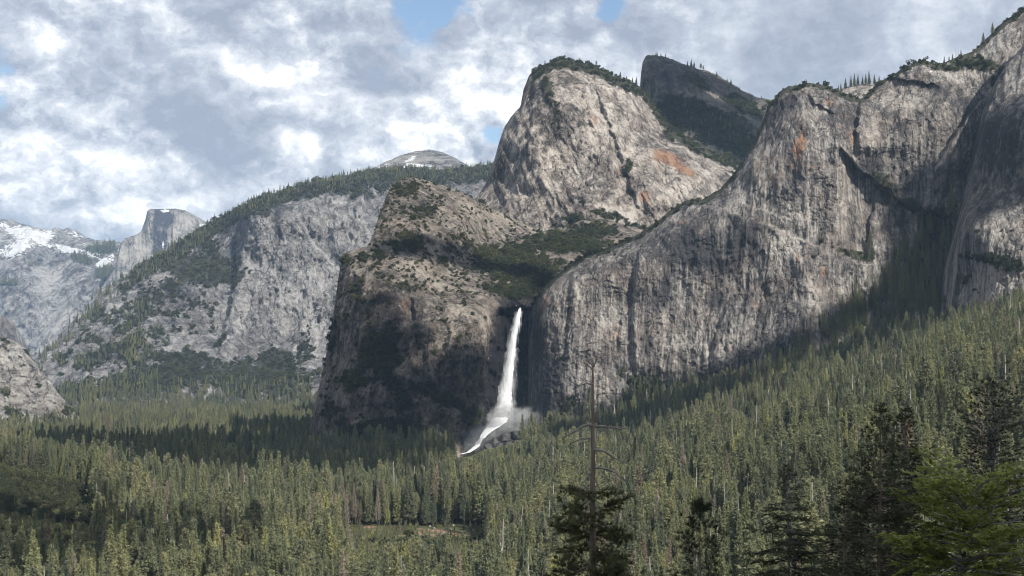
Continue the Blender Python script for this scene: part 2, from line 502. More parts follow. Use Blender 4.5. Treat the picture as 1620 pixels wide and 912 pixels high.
# far snowy range
def disp_far(PX, PY):
    u = PX * .8 + PY * .6; v = -PX * .6 + PY * .8
    return -38 * (ridged(u / 46, v / 90, 5, 0.55, 1) - .5) * 2 - 12 * (fbm(u / 12, v / 22, 5, .62, 2) - .5) * 2 - 22 * slabs(u / 26, v / 50, 9, 71)
far_ctrl = [(-80, 345, 14600), (0, 347, 14500), (100, 360, 14500), (200, 384, 14300), (260, 400, 14300), (-80, 430, 13500), (60, 430, 13500), (150, 430, 13450), (220, 440, 13500), (60, 395, 13900), (150, 400, 13900),
            (-80, 560, 12400), (20, 540, 12500), (110, 510, 12650), (180, 460, 13000), (250, 470, 13100), (40, 600, 12100), (250, 600, 12300), (120, 425, 13150), (70, 470, 12900), (60, 440, 13200), (95, 425, 13650)]
FAR = Sheet('far_range', [(-90, 352), (-40, 345), (0, 347.5), (13, 346.5), (23, 350.5), (37, 355), (67, 361.5), (80, 364), (88, 359), (97, 364), (108, 359.5), (120, 365), (133, 375), (150, 380), (173, 381.5), (192, 383), (260, 396)],
            [(-90, 620), (270, 620)], far_ctrl, disp_far, far_mat,
            {'snow': [(40, 370, 50, 14, 12, .86), (28, 390, 34, 18, -28, .8), (120, 372, 24, 6, 20, .7), (140, 400, 30, 6, 15, .7), (75, 378, 22, 10, -50, .74), (105, 395, 40, 9, 10, .8), (60, 372, 15, 8, 0, .75), (160, 418, 28, 9, -28, .8), (5, 357, 26, 7, 8, .7), (125, 383, 18, 5, 25, .45), (170, 385, 20, 3, 0, .4)],
             'veg': [(165, 395, 32, 12, 0, .75), (175, 437, 26, 14, 0, .9), (125, 410, 30, 8, 20, .6), (60, 420, 45, 8, 5, .35), (15, 450, 20, 4, 0, .6)],
             'pale': [(85, 520, 30, 50, 20, .8), (40, 380, 60, 20, 10, .6), (150, 470, 40, 40, -45, .4), (60, 440, 40, 18, 0, .5)]},
            step=1.6, back=3000, jag=1.0, roll=8, seed=2.2, label='distant granite range with long snow fields below the crest')
# half dome
def disp_dome(PX, PY):
    d = -9 * (fbm_axis(PX / 9, PY / 60, 4, .6, 3) - .5) * 2 - 8 * (ridged(PX / 16, PY / 90, 4, .55, 4) - .5) * 2
    face = sstep(PX, 222, 236) * (1 - sstep(PX, 285, 298))
    return d * (0.35 + .65 * (1 - sstep(PX, 280, 292)))
HD = Sheet('granite_dome', [(150, 470), (183, 423), (190, 386), (197, 378), (213, 373), (223, 367), (230, 348), (233, 334), (238, 331), (260, 331), (277, 330), (293, 333), (310, 342), (328, 353), (350, 374), (370, 395)],
           [(150, 480), (370, 480)],
           [(150, 480, 12600), (185, 430, 12700), (197, 380, 12800), (232, 340, 12900), (246, 345, 12930), (252, 400, 12900), (262, 345, 13080), (262, 400, 13000), (283, 372, 12960), (300, 340, 13150), (330, 360, 13350), (370, 400, 13700),
            (200, 440, 12600), (240, 440, 12700), (262, 440, 12850), (300, 420, 12850)],
           disp_dome, dome_mat,
           {'snow': [(262, 334, 9, 3, 0, 1.0), (320, 357, 6, 3, 0, .9), (305, 368, 5, 2, 0, .8), (258, 388, 2, 12, 0, .9)],
            'dark': [(254, 368, 12, 60, 4, 2.0), (262, 350, 16, 14, -20, 1.2)], 'pale': [(278, 380, 16, 30, 0, .8), (225, 390, 20, 40, 0, .4)]},
           step=1.2, back=900, jag=.5, roll=5, seed=4.1, label='half-round granite dome with a sheer face and a snow patch on top')
# sentinel dome behind the forested ridge
SD = Sheet('granite_knob', [(560, 282), (590, 266), (610, 256), (640, 244), (660, 239), (680, 237), (700, 241), (720, 250), (740, 262), (770, 285)], [(560, 300), (770, 300)],
           [(560, 290, 8900), (600, 262, 9000), (680, 238, 9300), (680, 265, 8900), (740, 265, 9000), (770, 295, 8900), (660, 295, 8600)],
           lambda PX, PY: -10 * (fbm(PX / 12, PY / 9, 5, .6, 6) - .5) * 2, dome_mat,
           {'snow': [(610, 262, 26, 5, -12, .72), (650, 252, 18, 4, -25, .7), (665, 262, 30, 3, 4, .6), (640, 265, 20, 3, 0, .6)], 'veg': [(700, 262, 40, 6, 8, .5), (600, 270, 40, 5, 0, .8)]},
           step=1.5, back=900, jag=.8, roll=7, seed=5.5, label='low bare granite dome streaked with snow above the ridge')

# the long ridge with the sheer pale wall
E_CREST = [(30, 600), (53, 570), (83, 547), (110, 513), (133, 490), (167, 457), (193, 440), (217, 423), (240, 410), (267, 397), (283, 383), (317, 363), (333, 352), (360, 338), (380, 327), (407, 312), (443, 302), (480, 291), (510, 286), (533, 281), (560, 274), (590, 270), (620, 266), (650, 266), (700, 269), (735, 266), (760, 262), (790, 256), (830, 250)]
E_ctrl = [(30, 610, 5850), (110, 513, 6150), (193, 440, 6400), (283, 383, 6550), (345, 345, 6650), (400, 316, 6520), (443, 302, 6540), (533, 281, 6600), (650, 266, 6850), (790, 256, 6900), (830, 400, 6000),
          (120, 640, 5600), (250, 640, 5500), (380, 640, 5550), (480, 640, 5600), (560, 640, 5700), (830, 640, 5500), (200, 560, 5850), (300, 540, 5980), (300, 450, 6280), (340, 560, 5900), (375, 590, 5800), (430, 600, 5780),
          (395, 335, 6360), (390, 450, 6250), (395, 540, 6120), (500, 310, 6430), (520, 400, 6310), (500, 480, 6220), (470, 560, 6060), (600, 380, 6300), (450, 400, 6280), (440, 318, 6410), (350, 420, 6400), (320, 480, 6200), (560, 300, 6480), (370, 400, 6430)]
def disp_e(PX, PY):
    d = -11 * (ridged(PX / 34 + PY / 200, PY / 110, 4, .55, 7) - .5) * 2 - 9 * (fbm(PX / 11, PY / 20, 5, .62, 8) - .5) * 2
    wall = sstep(PX, 360, 390)
    d -= (22 * slabs(PX / 40, PY / 70, 10, 36) + 12 * slabs(PX / 14, PY / 28, 8, 37)) * (.4 + .6 * wall)
    d = d * (0.7 + 0.5 * wall) - 14 * (fbm(PX / 60, PY / 60, 3, .5, 9) - .5) * 2
    d += polyline_steps(PX, PY, [([(395, 320), (380, 400), (365, 480), (345, 560)], 34, 4, 'v'), ([(440, 310), (436, 350), (433, 390)], -26, 3, 'v'), ([(470, 340), (500, 390), (535, 430)], 16, 4, 'h'), ([(350, 600), (400, 545), (470, 500)], 0, 6, 'h')])
    return d
def e_veg(PX, PY):
    top = np.interp(PX, [c[0] for c in E_CREST], [c[1] for c in E_CREST])
    a = blobs(PX, PY, [(320, 425, 75, 32, 12, .95), (300, 390, 55, 18, -30, .7), (250, 600, 130, 26, -8, 1.0), (400, 600, 110, 34, 0, 1.0), (200, 520, 60, 14, -25, .5), (160, 560, 70, 16, -20, .75), (130, 620, 50, 26, 0, .75), (300, 652, 300, 12, 0, 1.2), (640, 652, 300, 12, 0, 1.2),
                       (300, 570, 70, 14, 8, .9), (430, 575, 50, 22, -20, .9), (370, 350, 50, 12, -35, .75), (480, 560, 22, 40, 20, .5), (350, 540, 24, 6, -45, .7), (210, 445, 30, 14, -40, .8), (150, 500, 40, 12, -45, .6), (570, 300, 60, 22, -10, .7), (700, 280, 70, 14, 0, .55), (330, 395, 40, 30, 60, .7), (230, 480, 120, 34, -42, .62), (180, 560, 120, 50, -20, .55), (300, 500, 80, 70, 0, .36), (420, 330, 60, 14, -25, .6)], 3.3, 1.3, 14)
    band = (1 - sstep(PY - top, 14, 34)) * sstep(PX, 180, 240) * 0.9
    return np.maximum(a, np.clip(band + (fbm(PX / 14, PY / 14, 4, .6, 3) - .5) * .7 * (band > .05), 0, 1))
RE = Sheet('forested_ridge', E_CREST, [(30, 664), (830, 664)], E_ctrl, disp_e, ridge_mat,
           {'veg': e_veg,
            'pale': [(385, 470, 22, 90, 8, .55), (470, 430, 80, 60, 10, .45), (500, 520, 16, 60, 12, .8), (530, 380, 40, 8, 45, .5), (175, 500, 5, 14, 20, .8), (155, 570, 6, 18, 45, .6), (455, 590, 28, 5, -42, 1.0), (380, 520, 4, 22, 40, .9), (500, 470, 6, 40, 20, 1.2), (518, 408, 4, 36, -46, 1.3), (470, 497, 30, 3, 8, .9), (470, 545, 4, 20, 25, .9), (350, 545, 24, 3, -45, .9)],
            'dark': [(438, 350, 5, 40, 0, .6), (300, 530, 50, 25, 0, .25), (425, 350, 14, 30, 0, .2)],
            'snow': [(520, 410, 2, 26, -46, .5), (503, 480, 2, 26, 18, .45)]},
           step=1.6, back=1500, jag=1.2, roll=10, seed=1.7, label='long ridge with conifers on its crest and a pale sheer wall')
# left: dark far corner cliff and the bright talus-footed wedge
CL = Sheet('grey_cliff_foot', [(-60, 470), (-20, 490), (0, 499), (12, 504), (21, 510), (26, 535), (34, 580), (44, 620)], [(-60, 640), (44, 640)],
           [(-60, 480, 6400), (0, 500, 6300), (20, 510, 6400), (30, 600, 6200), (-60, 640, 5900), (20, 640, 6000)], lambda PX, PY: -10 * (fbm(PX / 9, PY / 16, 5, .6, 12) - .5) * 2, ridge_mat, {}, step=1.6, back=600, jag=.8, roll=6, seed=7.7,
           label='narrow grey cliff showing above the bright rocky wedge')
def disp_f(PX, PY):
    u = PX * .75 + PY * .66; v = -PX * .66 + PY * .75
    return -26 * slabs(u / 22, v / 30, 9, 39) - 9 * (ridged(u / 26, v / 60, 4, .6, 13) - .5) * 2 - 12 * (fbm(PX / 12, PY / 10, 5, .62, 14) - .5) * 2
LW = Sheet('bright_rock_wedge', [(-90, 505), (-30, 525), (0, 533), (10, 537), (25, 541), (40, 553), (55, 576), (75, 601), (90, 624), (105, 640), (118, 655), (128, 668), (140, 690)], [(-90, 700), (140, 700)],
           [(-90, 515, 4080), (0, 535, 4060), (40, 553, 4040), (75, 601, 4010), (118, 655, 3950), (140, 695, 3920), (-90, 630, 3930), (0, 630, 3920), (60, 640, 3910), (-90, 695, 3760), (30, 695, 3750)],
           disp_f, wedge_mat,
           {'veg': [(20, 655, 24, 8, 25, .8), (90, 668, 30, 8, 20, .85), (60, 610, 14, 5, 30, .35), (8, 540, 8, 5, 30, .7), (110, 650, 10, 14, 40, .7), (10, 625, 12, 8, 40, .55), (45, 560, 12, 4, 50, .5), (25, 672, 30, 5, 20, .8)],
            'pale': [(20, 590, 110, 80, 0, .5), (35, 655, 46, 6, 25, 1.1), (10, 662, 30, 5, 25, 1.1), (30, 600, 30, 40, 0, .3)], 'stain': [(95, 645, 14, 14, 30, .35)]},
           step=1.4, back=500, jag=1.4, roll=5, seed=8.8, label='bright fractured rock spur with a pale talus apron')

# middle cathedral mass
G_CREST = [(735, 330), (755, 312), (768, 290), (775, 275), (783, 250), (790, 224), (798, 203), (807, 187), (816, 176), (823, 170), (826, 155), (828, 143), (837, 120), (847, 110), (863, 101), (875, 96), (883, 92), (900, 93), (917, 99), (940, 103), (960, 115), (980, 124), (1005, 133), (1016, 140), (1030, 160), (1045, 182), (1066, 204), (1095, 222), (1125, 238), (1165, 252), (1200, 270), (1240, 300)]
G_ctrl = [(735, 330, 3900), (770, 290, 3920), (800, 205, 3960), (826, 160, 3960), (847, 115, 3990), (885, 95, 4030), (960, 118, 4080), (1016, 145, 4110), (1066, 206, 4110), (1125, 240, 4090), (1240, 300, 4080),
          (860, 150, 3900), (880, 220, 3830), (850, 260, 3800), (830, 320, 3770), (900, 300, 3760), (950, 180, 3900), (960, 240, 3850), (1000, 300, 3790), (1020, 350, 3740), (1080, 280, 3880), (1140, 265, 4020), (1080, 230, 4000),
          (760, 370, 3780), (850, 375, 3700), (950, 380, 3640), (1100, 400, 3740), (1240, 400, 3900), (790, 270, 3870), (810, 220, 3890)]
def disp_g(PX, PY):
    u = PX * .93 - PY * .36; v = PX * .36 + PY * .93
    d = -8 * (ridged(u / 30, v / 120, 4, .55, 15) - .5) * 2 - 7 * (fbm_axis(u / 9, v / 26, 5, .62, 16) - .5) * 2
    d -= 22 * (fbm(PX / 75, PY / 95, 3, .5, 17) - .5) * 2 + 24 * slabs(u / 36, v / 60, 10, 29) + 12 * slabs(u / 14, v / 34, 8, 30)
    d += polyline_steps(PX, PY, [([(940, 130), (965, 200), (985, 260), (1010, 330)], 18, 3, 'v'), ([(845, 130), (840, 200), (815, 300)], 14, 3, 'v'), ([(920, 230), (990, 262), (1060, 300)], 10, 3, 'h'), ([(900, 160), (960, 190), (1030, 220)], 8, 3, 'h'), ([(880, 290), (960, 320), (1010, 350)], 10, 3, 'h')])
    return d
def g_veg(PX, PY):
    top = np.interp(PX, [c[0] for c in G_CREST], [c[1] for c in G_CREST])
    a = blobs(PX, PY, [(935, 358, 60, 16, 0, .9), (960, 340, 40, 12, 15, .7), (1000, 365, 30, 12, 0, .8), (995, 262, 6, 12, 0, .9), (865, 140, 14, 30, -10, .7), (880, 180, 12, 28, -15, .45), (990, 275, 14, 6, 40, .6), (1120, 243, 40, 8, 18, .6), (1060, 215, 14, 8, 40, .7), (900, 345, 30, 10, 0, .5), (930, 320, 18, 5, 0, .4), (760, 320, 20, 10, 30, .5)], 4.4, 1.2, 16)
    band = (1 - sstep(PY - top, 8, 24)) * sstep(PX, 832, 850) * .95
    return np.maximum(a, np.clip(band + (fbm(PX / 9, PY / 9, 4, .6, 5) - .5) * (band > .05), 0, 1))
RG = Sheet('sunlit_rock_mass', G_CREST, [(735, 420), (1240, 420)], G_ctrl, disp_g, rock_g,
           {'veg': g_veg,
            'stain': [(1055, 250, 30, 13, 18, 1.2), (1085, 270, 28, 9, 30, 1.1), (920, 330, 60, 30, 0, .2), (860, 240, 40, 60, 0, .18), (1010, 290, 70, 50, 25, .3), (1045, 262, 18, 12, 20, .6), (940, 192, 14, 16, -10, .7), (1020, 312, 12, 16, -20, .75), (1052, 316, 12, 10, 0, .7), (980, 270, 12, 14, -20, .55), (870, 355, 12, 16, 0, .6), (975, 232, 24, 8, 10, .4), (1000, 300, 50, 40, 20, .18), (1040, 222, 14, 8, 40, .4)],
            'pale': [(960, 200, 45, 40, 20, .6), (880, 270, 40, 60, 10, .5), (1010, 250, 50, 30, 25, .55), (1080, 300, 60, 14, -30, .7), (1000, 340, 20, 12, -40, .6)],
            'dark': [(850, 150, 24, 45, -5, .45), (900, 130, 50, 22, 10, .45), (905, 180, 26, 24, 0, .3), (800, 250, 14, 50, 15, .4), (1050, 240, 14, 5, 20, .3), (1140, 300, 14, 60, 30, .3)]},
           step=1.5, back=700, jag=1.6, roll=9, seed=3.3, label='tall sunlit granite mass with orange rockfall scars')

# dark spire and its brushy shoulder
H_CREST = [(990, 150), (1014, 142), (1016, 128), (1016.6, 100), (1022, 89), (1032, 86), (1045, 88), (1057, 92), (1073, 98), (1100, 107), (1117, 113), (1140, 123), (1157, 133), (1173, 142), (1197, 155), (1220, 158), (1250, 170), (1290, 200)]
def disp_h(PX, PY):
    return -20 * slabs(PX / 24, PY / 40, 9, 38) - 12 * (ridged(PX / 22, PY / 70, 4, .55, 18) - .5) * 2 - 9 * (fbm(PX / 10, PY / 14, 5, .6, 19) - .5) * 2
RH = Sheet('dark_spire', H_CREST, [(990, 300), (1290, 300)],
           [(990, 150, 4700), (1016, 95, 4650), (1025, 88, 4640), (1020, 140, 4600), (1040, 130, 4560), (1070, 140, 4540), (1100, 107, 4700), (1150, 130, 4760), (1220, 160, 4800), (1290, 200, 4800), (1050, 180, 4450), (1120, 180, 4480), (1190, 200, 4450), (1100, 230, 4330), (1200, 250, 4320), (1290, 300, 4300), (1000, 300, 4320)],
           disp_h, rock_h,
           {'veg': lambda PX, PY: np.clip(blobs(PX, PY, [(1110, 190, 85, 26, 12, 1.1), (1160, 225, 60, 22, 20, 1.1), (1080, 160, 60, 8, 10, .75), (1180, 170, 40, 14, 25, 1.0), (1060, 205, 20, 16, 0, .7), (1120, 215, 40, 14, 0, .7), (1100, 130, 50, 12, 20, .6)], 5.1, 1.0, 14), 0, 1),
            'stain': [(1020, 110, 5, 26, 0, .35)], 'pale': [(1135, 155, 16, 6, 20, .9), (1020, 110, 6, 26, 0, 1.0), (1150, 190, 40, 5, 20, .4)], 'dark': [(1060, 122, 40, 26, 8, .5)]},  # left edge coloured as sunlit, top as cloud-shaded
           step=1.5, back=500, jag=1.6, roll=8, seed=6.1, label='cloud-shaded rock spire with a brush covered shoulder')

# buttress that carries the fall
I_CREST = [(488, 700), (492, 670), (498, 640), (510, 590), (520, 540), (528, 490), (534, 450), (539, 415), (545, 402), (562, 396), (580, 391), (590, 376), (600, 340), (608, 318), (616, 298), (624, 287), (640, 282), (652, 280), (670, 284), (690, 291), (715, 299), (740, 309), (760, 320), (785, 334), (810, 345), (835, 356), (862, 366), (890, 362), (920, 350), (950, 348), (985, 355), (1020, 362), (1060, 372)]
I_ctrl = [(488, 700, 2850), (520, 540, 2880), (540, 410, 2920), (600, 340, 3050), (630, 285, 3180), (700, 296, 3280), (790, 338, 3420), (862, 366, 3500), (950, 350, 3560), (1060, 375, 3500),
          (560, 420, 2850), (580, 520, 2720), (540, 620, 2700), (520, 700, 2690), (600, 620, 2640), (600, 700, 2620), (660, 690, 2620), (650, 560, 2660), (640, 460, 2780), (660, 380, 2960), (700, 440, 2900), (720, 360, 3080), (780, 400, 3200),
          (700, 520, 2700), (720, 600, 2660), (740, 500, 2720), (760, 480, 2790), (780, 560, 2700), (755, 650, 2690), (745, 714, 2680), (772, 690, 2765), (790, 470, 2860), (820, 478, 2880), (850, 470, 2900), (860, 430, 3040), (900, 400, 3200), (830, 430, 3010),
          (820, 495, 2880), (815, 560, 2860), (812, 640, 2840), (840, 560, 2870), (870, 600, 2850), (900, 650, 2800), (790, 690, 2760), (850, 700, 2780), (960, 470, 3000), (980, 700, 2800), (1060, 500, 3000), (700, 720, 2600), (1060, 720, 2800)]
def disp_i(PX, PY):
    steep = np.maximum(sstep(PY, 430, 500), 1 - sstep(PX, 600, 640))
    d = -9 * (ridged(PX / 30 + PY / 300, PY / 110, 4, .55, 20) - .5) * 2 * (.45 + .75 * steep) - 6.5 * (fbm_axis(PX / 10, PY / 18, 5, .64, 21) - .5) * 2
    d -= 16 * (fbm(PX / 70, PY / 80, 3, .5, 22) - .5) * 2 + (24 * slabs(PX / 40, PY / 60, 10, 34) + 12 * slabs(PX / 15, PY / 30, 8, 35)) * (.4 + .6 * steep)
    d += polyline_steps(PX, PY, [([(640, 420), (660, 520), (690, 620)], 16, 4, 'v'), ([(560, 430), (590, 520), (600, 600)], 14, 4, 'v'), ([(560, 560), (640, 590), (740, 660)], 16, 5, 'h'), ([(660, 470), (720, 480), (780, 490)], 10, 4, 'h'), ([(600, 385), (680, 420), (760, 450)], 10, 5, 'h')])
    wx = PX + (fbm(PX / 20, PY / 26, 4, .6, 44) - .5) * 34
    alc = sstep(wx, 770 + (PY - 490) * -.02, 794) * (1 - sstep(PX, 862, 885)) * sstep(PY + (fbm(PX / 8, PX * 0, 3) - .5) * 10, 484, 500)
    return d + 58 * alc - 10 * slabs(PX / 14, PY / 40, 8, 45) * alc
def i_veg(PX, PY):
    return blobs(PX, PY, [(820, 420, 70, 38, 12, 1.0), (850, 455, 50, 22, 0, 1.15), (900, 385, 70, 20, 0, 1.1), (940, 365, 50, 12, 0, 1.0), (760, 400, 60, 26, 25, .55), (690, 400, 60, 24, 10, .45), (640, 300, 30, 16, 10, .7), (660, 330, 50, 22, 0, .45), (640, 380, 40, 26, 0, .6), (590, 410, 30, 18, 0, .55), (570, 470, 20, 40, 20, .4),
                          (600, 560, 42, 46, 40, .95), (560, 600, 26, 22, 20, .8), (625, 610, 42, 12, 35, .8), (700, 630, 52, 12, 22, .9), (640, 640, 30, 22, 0, .6), (740, 660, 22, 20, 0, .9), (530, 660, 30, 28, 0, .55), (620, 680, 60, 20, 0, 1.0), (700, 700, 40, 12, 0, .8), (520, 540, 14, 40, 10, .6), (560, 690, 40, 14, 0, .6), (800, 460, 40, 12, 10, 1.0), (545, 410, 12, 14, 0, .6)], 6.6, 1.25, 14)
I_MASK = {'veg': i_veg,
          'stain': [(640, 500, 14, 24, 0, .4), (760, 500, 24, 30, 0, .25), (720, 350, 60, 20, 20, .25), (690, 310, 40, 14, 15, .3)],
          'pale': [(720, 490, 30, 26, 0, .45), (790, 345, 30, 10, 25, .7), (740, 330, 40, 14, 25, .6), (730, 660, 22, 30, 0, .5), (670, 660, 30, 14, 0, .3), (770, 520, 12, 40, 0, .6), (680, 450, 30, 20, 20, .2), (850, 380, 20, 6, 0, .4)],
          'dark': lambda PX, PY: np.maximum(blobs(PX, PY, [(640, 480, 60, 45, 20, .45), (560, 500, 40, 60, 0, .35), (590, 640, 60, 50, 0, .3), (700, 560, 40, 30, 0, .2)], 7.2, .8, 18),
                                            np.clip(1.7 * blobs(PX, PY, [(800, 580, 34, 110, 6, 1.2), (838, 530, 20, 60, 0, 1.2), (812, 500, 22, 30, 0, 1.2), (865, 610, 32, 60, 0, 1.25), (790, 650, 34, 50, 0, 1.0), (760, 690, 30, 30, 0, .8)], 7.9, .5, 10), 0, 1.6))}  # alcove blobs: wet rock and the recess's shade, both held as colour
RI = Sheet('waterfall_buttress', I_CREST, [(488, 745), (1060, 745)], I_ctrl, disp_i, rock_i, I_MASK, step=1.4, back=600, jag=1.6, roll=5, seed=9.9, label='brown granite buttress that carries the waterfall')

# the long streaked wall
J_CREST = [(836, 492), (845, 476), (860, 458), (880, 436), (905, 416), (940, 396), (960, 393), (985, 381), (1010, 370), (1040, 350), (1060, 333), (1085, 318), (1110, 316), (1140, 300), (1165, 270), (1190, 230), (1205, 200), (1213, 182), (1217, 165), (1223, 160), (1233, 147), (1247, 137), (1260, 135), (1277, 130), (1293, 132), (1310, 135), (1323, 142), (1340, 150), (1362, 158), (1377, 147), (1390, 130), (1413, 117), (1433, 107), (1447, 97), (1463, 95), (1477, 100), (1493, 100), (1513, 90), (1537, 83), (1553, 70), (1570, 53), (1587, 37), (1603, 25), (1620, 13), (1660, -15), (1720, -40)]
J_ctrl = [(836, 492, 2880), (842, 560, 2830), (846, 660, 2800), (856, 600, 2790)]
for _x, _y in zip((870, 900, 950, 1000, 1050, 1100, 1150, 1200, 1250, 1300, 1340, 1375, 1420, 1460, 1500, 1540, 1580, 1620, 1720), (2775, 2755, 2740, 2728, 2705, 2680, 2655, 2630, 2600, 2580, 2585, 2610, 2590, 2570, 2575, 2590, 2580, 2560, 2520)):
    _t = float(np.interp(_x, [c[0] for c in J_CREST], [c[1] for c in J_CREST]))
    for _k in (0.0, 0.12, 0.35, 0.7, 1.0):
        _r = _t + (640 - _t) * _k
        J_ctrl.append((_x, _r, _y + 0.22 * (600 - _r) + (45 if _k == 0.0 else 0)))
def disp_j(PX, PY):
    lean = PX + PY * .06
    d = -1.9 * (fbm_axis(lean / 7, PY / 120, 4, .6, 23) - .5) * 2 - 3.4 * (ridged(lean / 40, PY / 200, 4, .5, 24) - .5) * 2
    d -= 4.2 * (fbm(PX / 11, PY / 16, 5, .66, 25) - .5) * 2 + 9 * (fbm(PX / 90, PY / 120, 3, .5, 26) - .5) * 2
    d -= 20 * slabs(PX / 55, PY / 90, 11, 27, .07) + 7 * slabs(PX / 19, PY / 50, 8, 28, .07)
    d += polyline_steps(PX, PY, [([(1085, 318), (1150, 335), (1210, 355), (1260, 375), (1330, 412), (1380, 420)], 15, 2.5, 'h'), ([(1175, 322), (1240, 345), (1290, 350)], 5, 1.5, 'h'), ([(1330, 235), (1360, 270), (1400, 300), (1440, 330), (1500, 345)], -30, 4, 'h'),
                                 ([(1565, 150), (1530, 185), (1500, 230), (1480, 270)], 26, 2.5, 'v'), ([(1362, 160), (1355, 200), (1357, 240)], 22, 3, 'v'), ([(1390, 118), (1440, 128), (1480, 135)], -14, 1.5, 'h'), ([(1278, 148), (1290, 165), (1320, 178)], -9, 1.5, 'h'),
                                 ([(1262, 250), (1275, 240), (1300, 235)], 5, 1.5, 'h'), ([(1335, 262), (1310, 268), (1280, 275)][::-1], 5, 1.5, 'h'), ([(1385, 320), (1375, 350), (1374, 400)], 12, 2, 'v'), ([(1010, 400), (1000, 500), (1005, 590)], 14, 3, 'v'), ([(1150, 480), (1130, 540), (1125, 580)], 8, 2, 'v'), ([(905, 430), (900, 500), (895, 560)], 9, 3, 'v')])
    return d
def j_veg(PX, PY):
    top = np.interp(PX, [c[0] for c in J_CREST], [c[1] for c in J_CREST])
    a = blobs(PX, PY, [(1400, 290, 30, 8, 42, .9), (1440, 325, 26, 12, 30, .95), (1480, 350, 30, 26, 0, 1.0), (1490, 410, 40, 70, 10, 1.2), (1360, 405, 26, 8, 12, 1.0), (1330, 395, 6, 5, 0, 1.0), (1286, 405, 4, 4, 0, 1.0), (1298, 382, 4, 3, 0, 1.0), (1540, 100, 60, 12, 10, 1.0), (1500, 108, 30, 8, 0, .8), (1580, 130, 20, 20, 0, .6), (900, 572, 24, 7, 20, .5), (985, 590, 20, 10, 25, .6), (1030, 610, 40, 20, 20, 1.0), (1100, 320, 20, 6, 0, .7), (900, 640, 20, 30, 0, .6), (1060, 340, 30, 5, -30, .6)], 8.1, 1.1, 10)
    band = (1 - sstep(PY - top, 4, 13)) * .8
    return np.maximum(a, np.clip(band + (fbm(PX / 7, PY / 7, 4, .6, 5) - .5) * 1.1 * (band > .05), 0, 1))
RJ = Sheet('streaked_wall', J_CREST, [(836, 745), (1000, 720), (1100, 700), (1300, 640), (1720, 600)], J_ctrl, disp_j, rock_j,
           {'veg': j_veg,
            'stain': [(1265, 230, 12, 24, 15, 1.1), (1250, 270, 50, 60, 10, .25), (1330, 200, 40, 60, 0, .25), (1180, 480, 60, 40, 0, .25), (1440, 170, 40, 30, 0, .2), (960, 520, 60, 60, 0, .3), (1275, 190, 10, 24, 10, .45), (1312, 160, 14, 18, 0, .6), (1225, 290, 12, 26, 0, .45), (1345, 215, 14, 36, 0, .4), (1302, 428, 4, 12, 0, .9), (1262, 412, 8, 14, 0, .6), (1080, 350, 10, 6, 0, .5), (1175, 490, 24, 18, 0, .3), (1000, 500, 20, 50, 0, .3), (940, 520, 40, 50, 0, .3), (1420, 190, 12, 10, 0, .35), (1560, 450, 5, 9, 0, .3), (870, 480, 20, 20, 0, .45)],
            'pale': [(1440, 155, 44, 20, 0, .95), (1380, 220, 20, 34, 0, .6), (1240, 390, 45, 28, 20, .95), (1200, 430, 50, 22, -25, .6), (1290, 340, 60, 40, 0, .4), (1180, 520, 50, 40, 0, .6), (1100, 560, 60, 30, 0, .5), (1000, 560, 24, 30, 0, .5), (985, 500, 40, 44, 0, .55), (1400, 150, 24, 18, 0, .5), (1450, 250, 40, 40, 0, .35), (1500, 240, 14, 40, 25, .7), (1230, 250, 26, 40, 30, .35), (1600, 60, 40, 30, -40, .8), (880, 500, 24, 24, 0, .4), (1308, 572, 30, 22, -25, 1.0)],
            'dark': [(1100, 400, 80, 46, 12, .95), (1180, 370, 30, 30, 0, .7), (1060, 460, 40, 50, 10, .7), (1150, 290, 26, 40, 40, .5), (1240, 165, 34, 20, -10, .7), (1330, 190, 22, 34, 0, .6), (1420, 210, 30, 16, 0, .5), (1370, 265, 24, 26, 0, .6), (1410, 350, 34, 34, 0, .5), (1530, 180, 40, 60, 20, .45), (1580, 220, 40, 90, 0, .7), (1480, 160, 30, 30, 20, .4), (1020, 540, 14, 50, 0, .5), (1130, 470, 30, 20, 0, .5), (1250, 510, 40, 36, 0, .45), (1330, 430, 40, 24, 0, .3), (870, 610, 24, 60, 0, 1.1), (850, 540, 10, 50, 0, 1.1), (960, 430, 50, 20, -15, .4)]},
           step=1.35, back=700, jag=1.8, roll=6, seed=10.3, label='long granite wall with dark vertical water streaks', edge=(40, 0), fine=.65)
